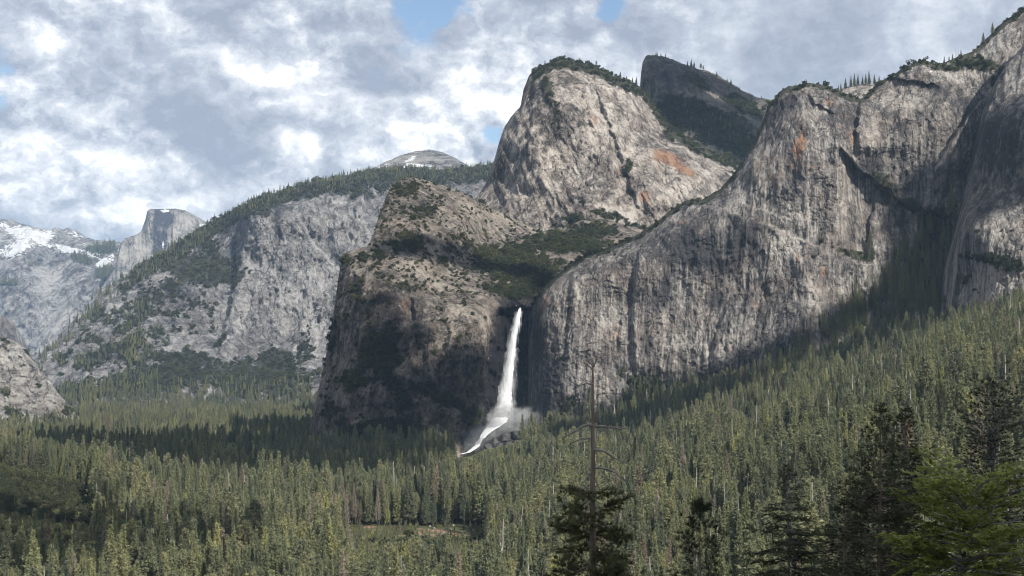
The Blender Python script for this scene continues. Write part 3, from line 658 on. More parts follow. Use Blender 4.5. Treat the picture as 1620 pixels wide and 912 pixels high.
# pillar at the edge
K_CREST = [(1506, 520), (1509, 490), (1512, 440), (1520, 395), (1528, 350), (1538, 300), (1548, 250), (1556, 205), (1566, 160), (1580, 125), (1600, 96), (1622, 70), (1660, 30), (1720, 0)]
RK = Sheet('pale_pillar', K_CREST, [(1506, 640), (1720, 640)], [(1506, 560, 2470), (1512, 440, 2510), (1538, 300, 2560), (1566, 160, 2600), (1622, 70, 2610), (1720, 0, 2570), (1560, 420, 2430), (1600, 300, 2470), (1600, 200, 2500), (1660, 300, 2440), (1720, 200, 2450), (1560, 560, 2380), (1720, 560, 2340), (1540, 360, 2460)],
           lambda PX, PY: disp_j(PX + 400, PY) * .6 - 4 * (ridged((PX + PY * .1) / 20, PY / 90, 4, .55, 31) - .5) * 2, rock_j,
           {'veg': [(1560, 410, 40, 10, 10, .75), (1600, 420, 30, 14, 0, .7), (1530, 440, 8, 20, 0, .4), (1545, 365, 12, 8, 0, .6), (1590, 365, 20, 8, 20, .5), (1550, 460, 20, 10, 0, .4), (1610, 470, 20, 10, 0, .6)], 'pale': [(1570, 450, 60, 60, 0, .6), (1530, 470, 16, 40, 0, .8), (1600, 360, 30, 30, 0, .5)], 'dark': [(1590, 220, 46, 70, 0, .85), (1560, 320, 20, 40, 0, .5), (1610, 290, 30, 40, 0, .5)]},
           step=1.4, back=400, jag=1.5, roll=2, seed=11.9, fine=.8, label='pale granite pillar beside a shaded forest gully')
# small bright knoll in the notch on the skyline
NK = Sheet('notch_knoll', [(1318, 150), (1332, 141), (1345, 136), (1358, 133), (1370, 131), (1382, 134), (1392, 128), (1402, 124)], [(1318, 170), (1402, 170)], [(1318, 165, 3250), (1360, 133, 3300), (1402, 130, 3250), (1360, 168, 3150)],
           lambda PX, PY: -5 * (fbm(PX / 6, PY / 6, 4, .6, 33) - .5) * 2, rock_g, {'veg': [(1330, 142, 8, 8, 0, .8), (1392, 135, 10, 8, 0, .7)]}, step=1.4, back=200, jag=1.2, roll=4, seed=12.4, label='small bright rock knoll showing through a notch in the wall')


# ------------------------------------------------------------------ ground: valley floor and slopes
def ground_h(X, Y):
    X = np.asarray(X, float); Y = np.asarray(Y, float)
    near = -1.75 - 0.245 * np.maximum(Y, -40)
    ramp = 0.335 * 25 * np.log1p(np.exp(np.clip((X - 45) / 25, -30, 30)))
    left = 0.28 * 30 * np.log1p(np.exp(np.clip((-X - 385) / 30, -30, 30))) * (1 - sstep(Y, 1650, 2300))
    base = -162 + np.minimum(ramp, 420) + np.minimum(left, 120)
    apron = 22 * sstep(Y, 2450, 2800) * sstep(X, -420, -200) * (1 - sstep(X, 500, 700))
    base = base + apron + (fbm(X / 160, Y / 160, 4, .5, 41) - .5) * 10
    k = 12.0
    d = np.clip((near - base) / k, -30, 30)
    return base + k * np.log1p(np.exp(d))


def ground_masks(X, Y, Z):
    Ys = np.maximum(Y, 60)
    px = CX + F * X / Ys; py = HY - F * Z / Ys
    clear = blobs(px, py, [(680, 842, 34, 7, 3, 1.0), (725, 846, 22, 7, 0, 1.0), (640, 850, 26, 8, 0, .9), (590, 835, 30, 6, 0, .6)], 13.0, 1.2, 12) * (Y > 1200) * (Y < 1900)
    talus = blobs(px, py, [(1310, 600, 30, 16, -20, 0.0), (970, 700, 22, 9, 0, .9), (1345, 470, 4, 3, 0, .0)], 14.0, .7, 14) * (Y > 1500)
    return clear, talus


def make_ground():
    us = np.arange(-700, 2321, 10.0)
    ys = np.concatenate([np.linspace(-60, 40, 12), np.geomspace(50, 16800, 420)])
    U, Yv = np.meshgrid(us, ys, indexing='ij')
    X = (U - CX) / F * (np.maximum(Yv, 0) + 220)
    Z = ground_h(X, Yv)
    clear, talus = ground_masks(X, Yv, Z)
    m = bpy.data.materials.new('forest_floor'); m.use_nodes = True
    t = NT(m.node_tree); t.n.clear()
    co = t.new('ShaderNodeTexCoord').outputs['Object']
    n = t.noise(co, 0.05, 8, 0.65, 0.3); n2 = t.noise(co, 0.4, 6, 0.7)
    col = t.mix(t.smooth(n, 0.35, 0.65), (0.055, 0.05, 0.03), (0.075, 0.085, 0.035))
    soil = t.mix(t.smooth(n2, 0.4, 0.6), (0.17, 0.095, 0.062), (0.25, 0.18, 0.135))
    soil = t.mix(t.smooth(n, 0.46, 0.56), soil, (0.07, 0.085, 0.035))
    col = t.mix(t.smooth(t.attr('clear'), 0.25, 0.6), col, soil)
    tal = t.mix(t.smooth(n2, 0.35, 0.65), (0.16, 0.155, 0.15), (0.42, 0.41, 0.40))
    col = t.mix(t.smooth(t.attr('talus'), 0.25, 0.55), col, tal)
    bp = t.new('ShaderNodeBump', {'Height': n2, 'Strength': 0.9, 'Distance': 1.5})
    bs = t.new('ShaderNodeBsdfPrincipled', {'Base Color': col, 'Roughness': 0.95, 'Specular IOR Level': 0.1, 'Normal': bp.outputs[0]})
    out = t.new('ShaderNodeOutputMaterial'); t.l.new(bs.outputs[0], out.inputs[0])
    me = mesh_from('ground', np.stack([X, Yv, Z], -1).reshape(-1, 3), Q=grid_quads(*X.shape), mat=m, smooth=True, attrs={'clear': clear, 'talus': talus})
    tag(link(bpy.data.objects.new('ground', me)), 'forest floor of the valley and its slopes', kind='structure')
make_ground()


# ------------------------------------------------------------------ tree builders
class MB:
    def __init__(s): s.V = []; s.T = []; s.Q = []; s.n = 0

    def add(s, V, T=None, Q=None):
        V = np.asarray(V, float).reshape(-1, 3)
        if T is not None and len(T): s.T.append(np.asarray(T, np.int64).reshape(-1, 3) + s.n)
        if Q is not None and len(Q): s.Q.append(np.asarray(Q, np.int64).reshape(-1, 4) + s.n)
        s.V.append(V); s.n += len(V)

    def tube(s, pts, rad, sides=6, cap=True):
        pts = np.asarray(pts, float); rad = np.asarray(rad, float); n = len(pts)
        tan = np.gradient(pts, axis=0); tan /= np.linalg.norm(tan, axis=1)[:, None] + 1e-12
        ref = np.where(np.abs(tan[:, 2:3]) > 0.9, np.array([[1.0, 0, 0]]), np.array([[0, 0, 1.0]]))
        a = np.cross(tan, ref); a /= np.linalg.norm(a, axis=1)[:, None] + 1e-12
        b = np.cross(tan, a)
        th = np.arange(sides) / sides * 2 * math.pi
        V = pts[:, None] + rad[:, None, None] * (np.cos(th)[None, :, None] * a[:, None] + np.sin(th)[None, :, None] * b[:, None])
        i = np.arange(n * sides).reshape(n, sides)
        j = np.roll(i, -1, axis=1)
        Q = np.stack([i[:-1], j[:-1], j[1:], i[1:]], -1).reshape(-1, 4)
        T = []
        if cap:
            for k in range(1, sides - 1):
                T.append((i[-1, 0], i[-1, k], i[-1, k + 1])); T.append((i[0, 0], i[0, k + 1], i[0, k]))
        s.add(V, T, Q)

    def mesh(s, name, mat, smooth=False):
        V = np.concatenate(s.V)
        T = np.concatenate(s.T) if s.T else None; Q = np.concatenate(s.Q) if s.Q else None
        return mesh_from(name, V, T, Q, mat, smooth)


def unit(v):
    return v / (np.linalg.norm(v, axis=-1, keepdims=True) + 1e-12)


def rand_dirs(n, rs):
    return unit(rs.normal(size=(n, 3)))


def blades(C, D, n, length, width, spread, rs, flat=None, jitter=0.25):
    """n thin triangles from each centre C around direction D; flat = up-vector keeps them in a spray plane"""
    K = len(C)
    D = unit(D)
    Dn = np.repeat(D, n, 0); Cn = np.repeat(C, n, 0)
    if flat is None:
        d = unit(Dn + rand_dirs(K * n, rs) * spread)
        side = unit(np.cross(d, rand_dirs(K * n, rs)))
    else:
        up = np.repeat(unit(flat), n, 0)
        lat = unit(np.cross(Dn, up))
        ang = (rs.random(K * n) * 2 - 1) * spread
        d = unit(Dn * np.cos(ang)[:, None] + lat * np.sin(ang)[:, None] + up * (rs.normal(size=(K * n, 1)) * 0.16))
        side = unit(np.cross(d, up) + 0.5 * rand_dirs(K * n, rs))
    length = np.repeat(length, n) if np.ndim(length) else length
    L = (length * (1 - jitter + 2 * jitter * rs.random(K * n)))[:, None]
    W = (np.repeat(width, n)[:, None] if np.ndim(width) else width) * (0.7 + 0.6 * rs.random((K * n, 1)))
    base = Cn + rs.normal(size=(K * n, 3)) * np.mean(length) * 0.06
    V = np.stack([base - side * W * .5, base + side * W * .5, base + d * L], 1)
    return V.reshape(-1, 3), np.arange(K * n * 3).reshape(-1, 3)


bark_mat = simple_material('bark', [(0.045, 0.035, 0.028), (0.085, 0.06, 0.045), (0.13, 0.095, 0.075)], 0.9, 0.9, (1, 1, 0.2), 0.05)
dead_mat = simple_material('dead_wood', [(0.17, 0.155, 0.14), (0.28, 0.262, 0.24), (0.40, 0.378, 0.348)], 0.7, 0.85, (1, 1, 0.25))
fir_mat = foliage_material('fir_needles', [(0.0, (0.117, 0.136, 0.101)), (0.3, (0.175, 0.197, 0.125)), (0.6, (0.239, 0.255, 0.141)), (0.85, (0.318, 0.325, 0.154)), (1.0, (0.402, 0.395, 0.162))], trans=.45)
pine_mat = foliage_material('pine_needles', [(0.0, (0.143, 0.157, 0.110)), (0.5, (0.228, 0.241, 0.141)), (0.9, (0.318, 0.308, 0.167)), (1.0, (0.360, 0.319, 0.201))], trans=.45)
leaf_mat = foliage_material('spring_leaves', [(0.0, (0.269, 0.291, 0.064)), (0.5, (0.381, 0.403, 0.083)), (1.0, (0.493, 0.470, 0.101))], trans=.45)
brown_mat = foliage_material('browned_needles', [(0.0, (0.19, 0.15, 0.11)), (0.5, (0.25, 0.21, 0.165)), (1.0, (0.31, 0.27, 0.225))])
brush_mat = foliage_material('brush_leaves', [(0.0, (0.042, 0.05, 0.032)), (0.6, (0.07, 0.078, 0.042)), (1.0, (0.13, 0.13, 0.06))], nscale=0.4)


def conifer_meshes(kind, seed):
    """a forest conifer about 36 m tall, foot at the origin: (trunk mesh, crown mesh)"""
    rs = np.random.default_rng(seed)
    H = 36.0
    tr = MB(); zz = np.linspace(0, H * 0.97, 6)
    bend = np.stack([rs.normal(0, .12, 6).cumsum(), rs.normal(0, .12, 6).cumsum(), zz], 1); bend[0, :2] = 0
    tr.tube(bend, np.linspace(0.48, 0.05, 6), 5)
    C = []; D = []; S = []
    start = {'fir': .10, 'pine': .38, 'cedar': .16, 'brown': .2, 'thin': .25}[kind] + rs.random() * .07
    R = {'fir': 4.2, 'pine': 4.0, 'cedar': 4.4, 'brown': 3.4, 'thin': 2.8}[kind] * (0.88 + .3 * rs.random())
    z = start * H
    while z < H * 0.985:
        f = (z / H - start) / (1 - start)
        if kind == 'pine':
            prof = min(1.0, 3.2 * f + .45) * (1 - f ** 2.2) ** .75 + .05
        elif kind == 'cedar':
            prof = (1 - f) ** 0.85 * min(1, .7 + f) + .02
        else:
            prof = 1.12 * (1 - f) ** 1.12 * min(1, .7 + 1.6 * f) + .015
        nb = 7 if kind != 'thin' else 5
        a0 = rs.random() * 6.28
        gap = rs.random() < (.16 if kind in ('pine', 'brown', 'thin') else .06)
        for b in range(nb):
            if rs.random() < (.5 if gap else .12): continue
            az = a0 + b * 6.283 / nb + rs.normal(0, .25)
            L = R * prof * (.62 + .55 * rs.random())
            droop = {'fir': -.22, 'pine': .12, 'cedar': -.1, 'brown': -.25, 'thin': -.2}[kind] + rs.normal(0, .12) + .45 * f
            dv = np.array([math.cos(az), math.sin(az), droop])
            k = max(2, int(L / .62)) if kind != 'brown' else max(2, int(L / 1.0))
            for j in range(k):
                tt = (j + .5 + rs.normal(0, .2)) / k
                if kind == 'pine' and tt < .35 and f < .8: continue
                c = np.array([0, 0, z]) + dv * L * tt + np.array([0, 0, -.12 * L * tt * tt])
                c += rs.normal(0, .16 + .05 * L, 3) * (1, 1, .6)
                C.append(c); D.append(dv * (1, 1, .6) + rs.normal(0, .45, 3) + (0, 0, -.15)); S.append(.42 + .58 * min(1.0, prof * 1.7))
        z += (0.62 if kind != 'pine' else .75) * (0.8 + .5 * rs.random()) * (1.15 - .35 * f)
    C = np.array(C); D = unit(np.array(D)); S = np.array(S)
    cr = MB()
    nbl = 5
    V, T = blades(C, D, nbl, 1.35 * S, (.50 if kind not in ('brown',) else .26) * (.3 + .7 * S), .7, rs)
    cr.add(V, T)
    # leader
    V, T = blades(np.array([[bend[-1, 0], bend[-1, 1], H * .95]]), np.array([[0, 0, 1.]]), 4, 2.6, .22, .10, rs); cr.add(V, T)
    mat = {'fir': fir_mat, 'pine': pine_mat, 'cedar': pine_mat, 'brown': brown_mat, 'thin': fir_mat}[kind]
    return tr.mesh('trunk', bark_mat), cr.mesh('crown', mat)


def snag_meshes(seed):
    rs = np.random.default_rng(seed)
    H = 26.0
    tr = MB(); zz = np.linspace(0, H, 8)
    bend = np.stack([rs.normal(0, .16, 8).cumsum(), rs.normal(0, .16, 8).cumsum(), zz], 1); bend[0, :2] = 0
    tr.tube(bend, np.linspace(0.42, 0.07, 8), 6)
    br = MB()
    for k in range(int(rs.integers(10, 46))):
        z = H * (.2 + .76 * rs.random()); az = rs.random() * 6.28
        L = (.6 + 2.6 * rs.random()) * (1.2 - z / H)
        i = z / H * 7; p0 = np.array([np.interp(z, zz, bend[:, 0]), np.interp(z, zz, bend[:, 1]), z])
        dv = np.array([math.cos(az), math.sin(az), rs.normal(-.15, .25)])
        br.tube([p0, p0 + dv * L * .5, p0 + dv * L + (0, 0, rs.normal(-.1, .3))], [.10, .07, .03], 4)
    return tr.mesh('trunk', dead_mat), br.mesh('branches', dead_mat)  # second mesh: separate bare branches rooted in the trunk


def round_meshes(seed, mat, H=15.0, R=5.0, dens=260, leaf=1.25, low=.12):
    """broad-leaved tree or tall brush: (trunk mesh, crown mesh)"""
    rs = np.random.default_rng(seed)
    tr = MB(); cr = MB()
    tr.tube([(0, 0, 0), (.15, .1, H * .3), (.2, -.1, H * .7)], [.035 * H, .024 * H, .008 * H], 5)
    for k in range(4):
        az = rs.random() * 6.28; z = H * (.25 + .3 * rs.random())
        p = np.array([.1, 0, z]); e = np.array([math.cos(az) * R * .6, math.sin(az) * R * .6, z + H * .25])
        tr.tube([p, (p + e) / 2 + (0, 0, .3), e], [.014 * H, .01 * H, .004 * H], 4)
    nl = 9
    lob = np.stack([rs.normal(0, R * .42, nl), rs.normal(0, R * .42, nl), H * (low + .15 + (.78 - low) * rs.random(nl))], 1)
    lr = R * (.38 + .3 * rs.random(nl))
    idx = rs.integers(0, nl, dens)
    dd = rand_dirs(dens, rs)
    C = lob[idx] + dd * (lr[idx] * (.55 + .5 * rs.random(dens) ** .5))[:, None] * (1, 1, .8)
    C[:, 2] = np.maximum(C[:, 2], H * low)
    V, T = blades(C, dd + rs.normal(0, .5, (dens, 3)), 3, leaf, leaf * .8, .9, rs); cr.add(V, T)
    return tr.mesh('trunk', bark_mat), cr.mesh('crown', mat)


def joined(name, meshes):
    """one mesh out of trunk + crown, for the forest mass"""
    V = []; T = []; M = []; mats = []; n = 0
    for k, me in enumerate(meshes):
        me.calc_loop_triangles()
        v = np.zeros(len(me.vertices) * 3); me.vertices.foreach_get('co', v)
        tri = np.zeros(len(me.loop_triangles) * 3, np.int32); me.loop_triangles.foreach_get('vertices', tri)
        V.append(v.reshape(-1, 3)); T.append(tri.reshape(-1, 3) + n); n += len(me.vertices); M.append(np.full(len(tri) // 3, k, np.int32)); mats.append(me.materials[0])
    me = mesh_from(name, np.concatenate(V), np.concatenate(T))
    for m in mats: me.materials.append(m)
    me.polygons.foreach_set('material_index', np.concatenate(M)); me.update()
    return me


KINDS = ['fir', 'fir', 'fir', 'fir', 'cedar', 'cedar', 'pine', 'pine', 'thin', 'thin', 'brown', 'brown']
PROTO = [conifer_meshes(k, 100 + i) for i, k in enumerate(KINDS)]
SNAGS = [snag_meshes(200 + i) for i in range(6)]
LEAFY = [round_meshes(300 + i, leaf_mat, 15, 4.6) for i in range(3)]
OAKS = [round_meshes(320 + i, brush_mat, 14, 5.2) for i in range(2)]
BRUSH = [round_meshes(340 + i, brush_mat, 5.0, 3.1, 120, 1.15, .05) for i in range(4)]

# the models the masses are made of, kept out of the scene itself
def model_collection(name, meshes):
    c = bpy.data.collections.new(name)
    for i, me in enumerate(meshes):
        o = bpy.data.objects.new('%s_%02d' % (name, i), me); c.objects.link(o)
    return c
TREE_COL = model_collection('forest_model', [joined('forest_tree', p) for p in PROTO + SNAGS + LEAFY + OAKS])
N_CON = len(PROTO); N_SNAG = len(SNAGS)
BRUSH_COL = model_collection('brush_model', [joined('brush_clump', p) for p in BRUSH + OAKS])


def mass(name, P, S, idx, collection, label, squash=None):
    """stuff: one object that draws a model at each point"""
    n = len(P); me = bpy.data.meshes.new(name)
    me.vertices.add(n); me.vertices.foreach_set('co', np.asarray(P, np.float32).ravel())
    a = me.attributes.new('pick', 'INT', 'POINT'); a.data.foreach_set('value', np.asarray(idx, np.int32))
    sc = np.asarray(S, np.float32)
    if sc.ndim == 1: sc = np.repeat(sc[:, None], 3, 1)
    a = me.attributes.new('size', 'FLOAT_VECTOR', 'POINT'); a.data.foreach_set('vector', sc.ravel())
    rot = np.zeros((n, 3), np.float32); rot[:, 2] = rng.random(n) * 6.283; rot[:, :2] = rng.normal(0, .025, (n, 2))
    a = me.attributes.new('turn', 'FLOAT_VECTOR', 'POINT'); a.data.foreach_set('vector', rot.ravel())
    o = link(bpy.data.objects.new(name, me))
    g = bpy.data.node_groups.new(name, 'GeometryNodeTree')
    g.interface.new_socket('Geometry', in_out='INPUT', socket_type='NodeSocketGeometry')
    g.interface.new_socket('Geometry', in_out='OUTPUT', socket_type='NodeSocketGeometry')
    N = g.nodes; L = g.links
    gi = N.new('NodeGroupInput'); go = N.new('NodeGroupOutput')
    ci = N.new('GeometryNodeCollectionInfo'); ci.inputs['Collection'].default_value = collection
    ci.inputs['Separate Children'].default_value = True; ci.inputs['Reset Children'].default_value = True
    ip = N.new('GeometryNodeInstanceOnPoints'); ip.inputs['Pick Instance'].default_value = True

    def named(nm, typ):
        x = N.new('GeometryNodeInputNamedAttribute'); x.data_type = typ; x.inputs['Name'].default_value = nm
        return x.outputs['Attribute']
    L.new(gi.outputs[0], ip.inputs['Points']); L.new(ci.outputs[0], ip.inputs['Instance'])
    L.new(named('pick', 'INT'), ip.inputs['Instance Index'])
    er = N.new('FunctionNodeEulerToRotation'); L.new(named('turn', 'FLOAT_VECTOR'), er.inputs[0]); L.new(er.outputs[0], ip.inputs['Rotation'])
    L.new(named('size', 'FLOAT_VECTOR'), ip.inputs['Scale'])
    L.new(ip.outputs[0], go.inputs[0])
    md = o.modifiers.new('scatter', 'NODES'); md.node_group = g
    return tag(o, label, kind='stuff')


def plant(name, meshes, parts, loc, scale, rz, label, cat, group):
    """one tree as a thing of its own: Empty at the foot, parts beneath"""
    e = link(bpy.data.objects.new(name, None)); e.location = loc; e.rotation_euler = (random.gauss(0, .02), random.gauss(0, .02), rz)
    e.scale = scale if hasattr(scale, '__len__') else (scale,) * 3
    e.empty_display_size = 1.0
    tag(e, label, cat, group)
    for nm, me in zip(parts, meshes):
        link(bpy.data.objects.new(nm, me), e)
    return e


# ------------------------------------------------------------------ the forest
def jgrid(y0, y1, sp, rs, pxlo=-60, pxhi=1690):
    out = []
    ys = np.arange(y0, y1, sp)
    for y in ys:
        xs = np.arange((pxlo - CX) / F * y, (pxhi - CX) / F * y, sp)
        out.append(np.stack([xs + rs.uniform(-.5, .5, len(xs)) * sp, np.full(len(xs), y) + rs.uniform(-.5, .5, len(xs)) * sp], 1))
    return np.concatenate(out)


rs = np.random.default_rng(21)
G = np.concatenate([jgrid(560, 1300, 8.6, rs), jgrid(1300, 2000, 9.0, rs), jgrid(2000, 2900, 9.8, rs), jgrid(2900, 5750, 17, rs, -60, 900)])
X, Y = G[:, 0], G[:, 1]
Z = ground_h(X, Y)
px = CX + F * X / Y; py = HY - F * Z / Y
clear, talus = ground_masks(X, Y, Z)
keep = (clear < .55) & (talus < .25)
dens = fbm(X / 70, Y / 70, 3, .5, 51)
keep &= rs.random(len(X)) < np.where(X > 60, .62 + .5 * dens, .72 + .5 * dens)
keep &= ~((Y > 2750) & (px > 540))                       # behind the walls
keep &= ~((px < 130) & (Y > 3900))
Hh = 36.5 * (0.72 + .62 * fbm(X / 120, Y / 120, 3, .5, 52)) * np.clip(rs.normal(1, .27, len(X)), .4, 1.6)
# low ground in front of the clearing: only young trees
lim = 858 + 14 * fbm(px / 12, px * 0, 2)
lim = lim + rs.normal(0, 9, len(px)) * (px < 1e9)
zone = (px > 545) & (px < 770) & (Y < 1600) & (Y > 900)
maxh = (py - lim) * Y / F
Hh = np.where(zone, np.minimum(Hh, np.maximum(maxh, 7)), Hh)
# keep the cascade in sight
lim2 = np.interp(px, [700, 722, 745, 765, 800, 850, 880], [700, 724, 722, 712, 704, 690, 640])
zone2 = (px > 715) & (px < 826) & (Y > 1700)
Hh = np.where(zone2, np.minimum(Hh, (py - lim2) * Y / F), Hh)
zone4 = (px < 150) & (Y > 1180) & (Y < 1780)
Hh = np.where(zone4, np.minimum(Hh, 6 + 6 * rs.random(len(X))), Hh)
keep &= (Hh > 5)
# open brush at the left slope
brushy = (blobs(px, py, [(50, 790, 90, 26, 22, 1.2), (120, 810, 40, 14, 20, 1.0)], 15., .6, 18) > .35) & (Y < 1800)
brushy |= zone4 & (rs.random(len(X)) < .8)
r1 = rs.random(len(X))
pick = rs.choice(N_CON, len(X), p=np.array([.13, .13, .13, .13, .09, .09, .08, .08, .045, .045, .025, .025]))
leafy = r1 < .02 + .10 * sstep(fbm(X / 60, Y / 60, 3, .5, 53), .58, .70)
spots_l = blobs(px, py, [(330, 830, 60, 16, 0, 1.0), (160, 835, 40, 14, 0, .6), (260, 900, 50, 14, 0, .9), (1130, 690, 60, 10, 0, .3), (560, 850, 60, 14, 0, .6), (1060, 780, 60, 40, 0, .4)], 16., .9, 25)
leafy |= (rs.random(len(X)) < spots_l * .45)
browny = rs.random(len(X)) < .5 * blobs(px, py, [(1160, 660, 60, 40, 0, .5), (560, 835, 60, 14, 0, .7), (450, 830, 40, 10, 0, .6), (1040, 710, 40, 20, 0, .4)], 17., .8, 20)
snaggy = (rs.random(len(X)) < np.where(X > 80, .065, .022))
kindv = np.where(snaggy, 2, np.where(leafy | brushy, 1, 0))
pick = np.where(browny, N_CON - 1 - (pick % 2), pick)
order_h = np.where(kindv == 1, Hh * np.where(brushy, np.where(zone4, 1.0, .28), .42), np.where(kindv == 2, Hh * .98, Hh))
X, Y, Z, px, py, pick, kindv, Hh, brushy = [a[keep] for a in (X, Y, Z, px, py, pick, kindv, order_h, brushy)]
topy = py - Hh * F / Y
inview = (px > 2) & (px < 1618) & (topy < 905)

# the trees that show largest stand as things of their own
def largest(sel, n, gap=9.0):
    vis = np.minimum(py, 912) - topy
    score = np.where(sel & inview, vis * np.where(py > 930, .55, 1.0), -1)
    o = np.argsort(-score); out = []
    for i in o:
        if score[i] <= 0 or len(out) >= n: break
        out.append(i)
    return np.array(out, int)
chosen = np.zeros(len(X), bool)


def where_word(i):
    if px[i] > 900 and X[i] > 60: return 'slope'
    return 'floor'


con = largest(kindv == 0, 300)
for i in con:
    k = pick[i]; s = Hh[i] / 36.0
    w = s * (0.95 + .4 * random.random())
    kd = KINDS[k]
    size = 'very tall' if Hh[i] > 50 else 'tall' if Hh[i] > 42 else 'mid-height' if Hh[i] > 33 else 'short'
    look = {'fir': 'dense pointed conifer', 'cedar': 'broad tapering conifer', 'pine': 'pine with high open crown', 'thin': 'slender sparse conifer', 'brown': 'browned sparse conifer'}[kd]
    place = 'on the wooded slope' if where_word(i) == 'slope' else 'on the valley floor'
    near = ' beside a bare dead trunk' if np.any((kindv == 2) & (np.hypot(X - X[i], Y - Y[i]) < 11)) else ' beside a yellow-green tree' if np.any((kindv == 1) & (np.hypot(X - X[i], Y - Y[i]) < 11)) else ''
    lb = '%s %s %s%s' % (size, look, place, near); gp = 'conifers ' + place
    plant('pine_tree' if kd == 'pine' else 'conifer_tree', PROTO[k], ('trunk', 'crown'), (X[i], Y[i], Z[i] - .3), (w, w, s), random.random() * 6.28, lb, 'tree', gp)
chosen[con] = True
sn = largest(kindv == 2, 150)
for i in sn:
    k = i % N_SNAG; s = Hh[i] / 26.0
    slope = where_word(i) == 'slope'
    plant('dead_tree', SNAGS[k], ('trunk', 'bare_branches'), (X[i], Y[i], Z[i] - .3), (s * .95, s * .95, s), random.random() * 6.28,
          '%s pale dead trunk %s %s' % ('tall' if Hh[i] > 40 else 'mid-height' if Hh[i] > 30 else 'short', 'with a few broken stubs' if len(SNAGS[k][1].vertices) < 300 else 'with many bare branches', 'on the wooded slope' if slope else 'on the valley floor'), 'dead tree',
          'dead trunks on the wooded slope' if slope else 'dead trunks on the valley floor')
chosen[sn] = True
lf = largest((kindv == 1) & ~brushy, 90)
for i in lf:
    k = i % len(LEAFY); s = Hh[i] / 15.0
    slope = where_word(i) == 'slope'
    plant('leafy_tree', LEAFY[k], ('trunk', 'crown'), (X[i], Y[i], Z[i] - .3), (s, s, s * 1.15), random.random() * 6.28,
          'yellow-green leafy tree among dark conifers on the wooded slope' if slope else 'yellow-green leafy tree among dark conifers on the valley floor', 'tree',
          'spring-green trees on the wooded slope' if slope else 'spring-green trees on the valley floor')
chosen[lf] = True

rest = ~chosen
FP = [np.stack([X, Y, Z - .4], 1)[rest]]
fs = np.where(kindv == 0, Hh / 36, np.where(kindv == 2, Hh / 26, Hh / 15))[rest]
wv = fs * (0.95 + .4 * rng.random(len(fs)))
FS = [np.stack([wv, wv, fs], 1)]
snag_pick = N_CON + rng.integers(0, N_SNAG, len(X)); leaf_pick = N_CON + N_SNAG + np.where(brushy, rng.integers(3, 5, len(X)), rng.integers(0, 4, len(X)))
FI = [np.where(kindv == 0, pick, np.where(kindv == 2, snag_pick, leaf_pick))[rest]]


def add_trees(P, hmean, hsd, kinds=range(0, 10), slim=1.0):
    n = len(P); h = np.clip(rng.normal(hmean, hsd, n), hmean * .4, hmean * 1.7) / 36
    w = h * slim * (.8 + .4 * rng.random(n))
    FP.append(P - (0, 0, 1.0)); FS.append(np.stack([w, w, h], 1)); FI.append(rng.choice(list(kinds), n))


E_TOP = np.repeat(RE.top[:, None], RE.PX.shape[1], 1)
bandE = (1 - sstep(RE.PY - E_TOP, 3, 26)) * sstep(RE.PX, 190, 240) * (.4 + .6 * sstep(fbm(RE.PX / 18, RE.PY / 12, 3, .5, 61), .35, .55)) * (.45 + .55 * sstep(RE.PX, 430, 520))
add_trees(RE.scatter(bandE, 1500, rng), 17, 5, range(0, 6), 1.0)
add_trees(RE.scatter((1 - sstep(RE.PY - E_TOP, 2, 8)) * sstep(RE.PX, 150, 210) * (fbm(RE.PX / 9, RE.PY * 0, 3, .6, 62) > .42), 420, rng), 19, 6, range(0, 6), 1.0)
lowE = sstep(RE.PY, 596, 640) * ((RE.m['veg'] > .3) | (RE.PY > 628))
add_trees(RE.scatter(lowE, 2600, rng), 28, 8, range(0, 10))
add_trees(RE.scatter((RE.m['veg'] > .45) * (RE.PY > 480) * (RE.PX < 250) + (RE.PX < 330) * (RE.PY - E_TOP < 30) * .7, 900, rng), 26, 7, range(0, 6))
add_trees(RE.scatter(lowE, 160, rng), 26, 6, range(N_CON, N_CON + N_SNAG))
# gully between the wall and the pillar, foot of the wall
gul = ((RJ.m['veg'] > .4) * (RJ.PX > 1370) * (RJ.PY > 330) + sstep(RJ.PX, 1395, 1420) * sstep(RJ.PY, 385 , 425) * (RJ.PX < 1540)) * 1.0
add_trees(RJ.scatter(gul, 420, rng), 34, 8, range(0, 6), 1.0)
footJ = (RJ.PX > 868) * (1 - (RJ.PX > 1284) * (RJ.PX < 1338) * (RJ.PY > 545) * (RJ.PY < 600)) * sstep(RJ.PY - np.interp(RJ.PX, [840, 950, 1050, 1100, 1200, 1250, 1300, 1350, 1400, 1450, 1520], [690, 640, 622, 612, 588, 562, 524, 484, 432, 392, 402]), 0, 20)
add_trees(RJ.scatter(footJ, 1500, rng), 35, 9, range(0, 6))
footI = (1 - (RI.PX > 715) * (RI.PX < 828)) * sstep(RI.PY - np.interp(RI.PX, [490, 560, 640, 700, 760, 830, 1000], [690, 705, 692, 706, 712, 690, 680]), 0, 12) * (RI.PX < 900)
add_trees(RI.scatter(footI, 260, rng), 26, 7, range(0, 6))
add_trees(RH.scatter((RH.m['veg'] > .5) * (RH.PY > 150), 90, rng), 14, 4, range(0, 8), 1.2)
add_trees(LW.scatter((LW.m['veg'] > .45) * (LW.PY > 560), 60, rng), 18, 5, range(0, 8), 1.1)
P = FAR.scatter((FAR.m['veg'] > .4) * 1.0, 500, rng); add_trees(P, 42, 9, range(0, 6), 1.3)
pa = rng.uniform(832, 1000, 240); pb = rng.uniform(690, 722, 240); Yq = 140.0 * F / (pb - HY); ok = Yq < 2850
Yq = np.minimum(Yq, 2760); Xq = (pa - CX) / F * Yq
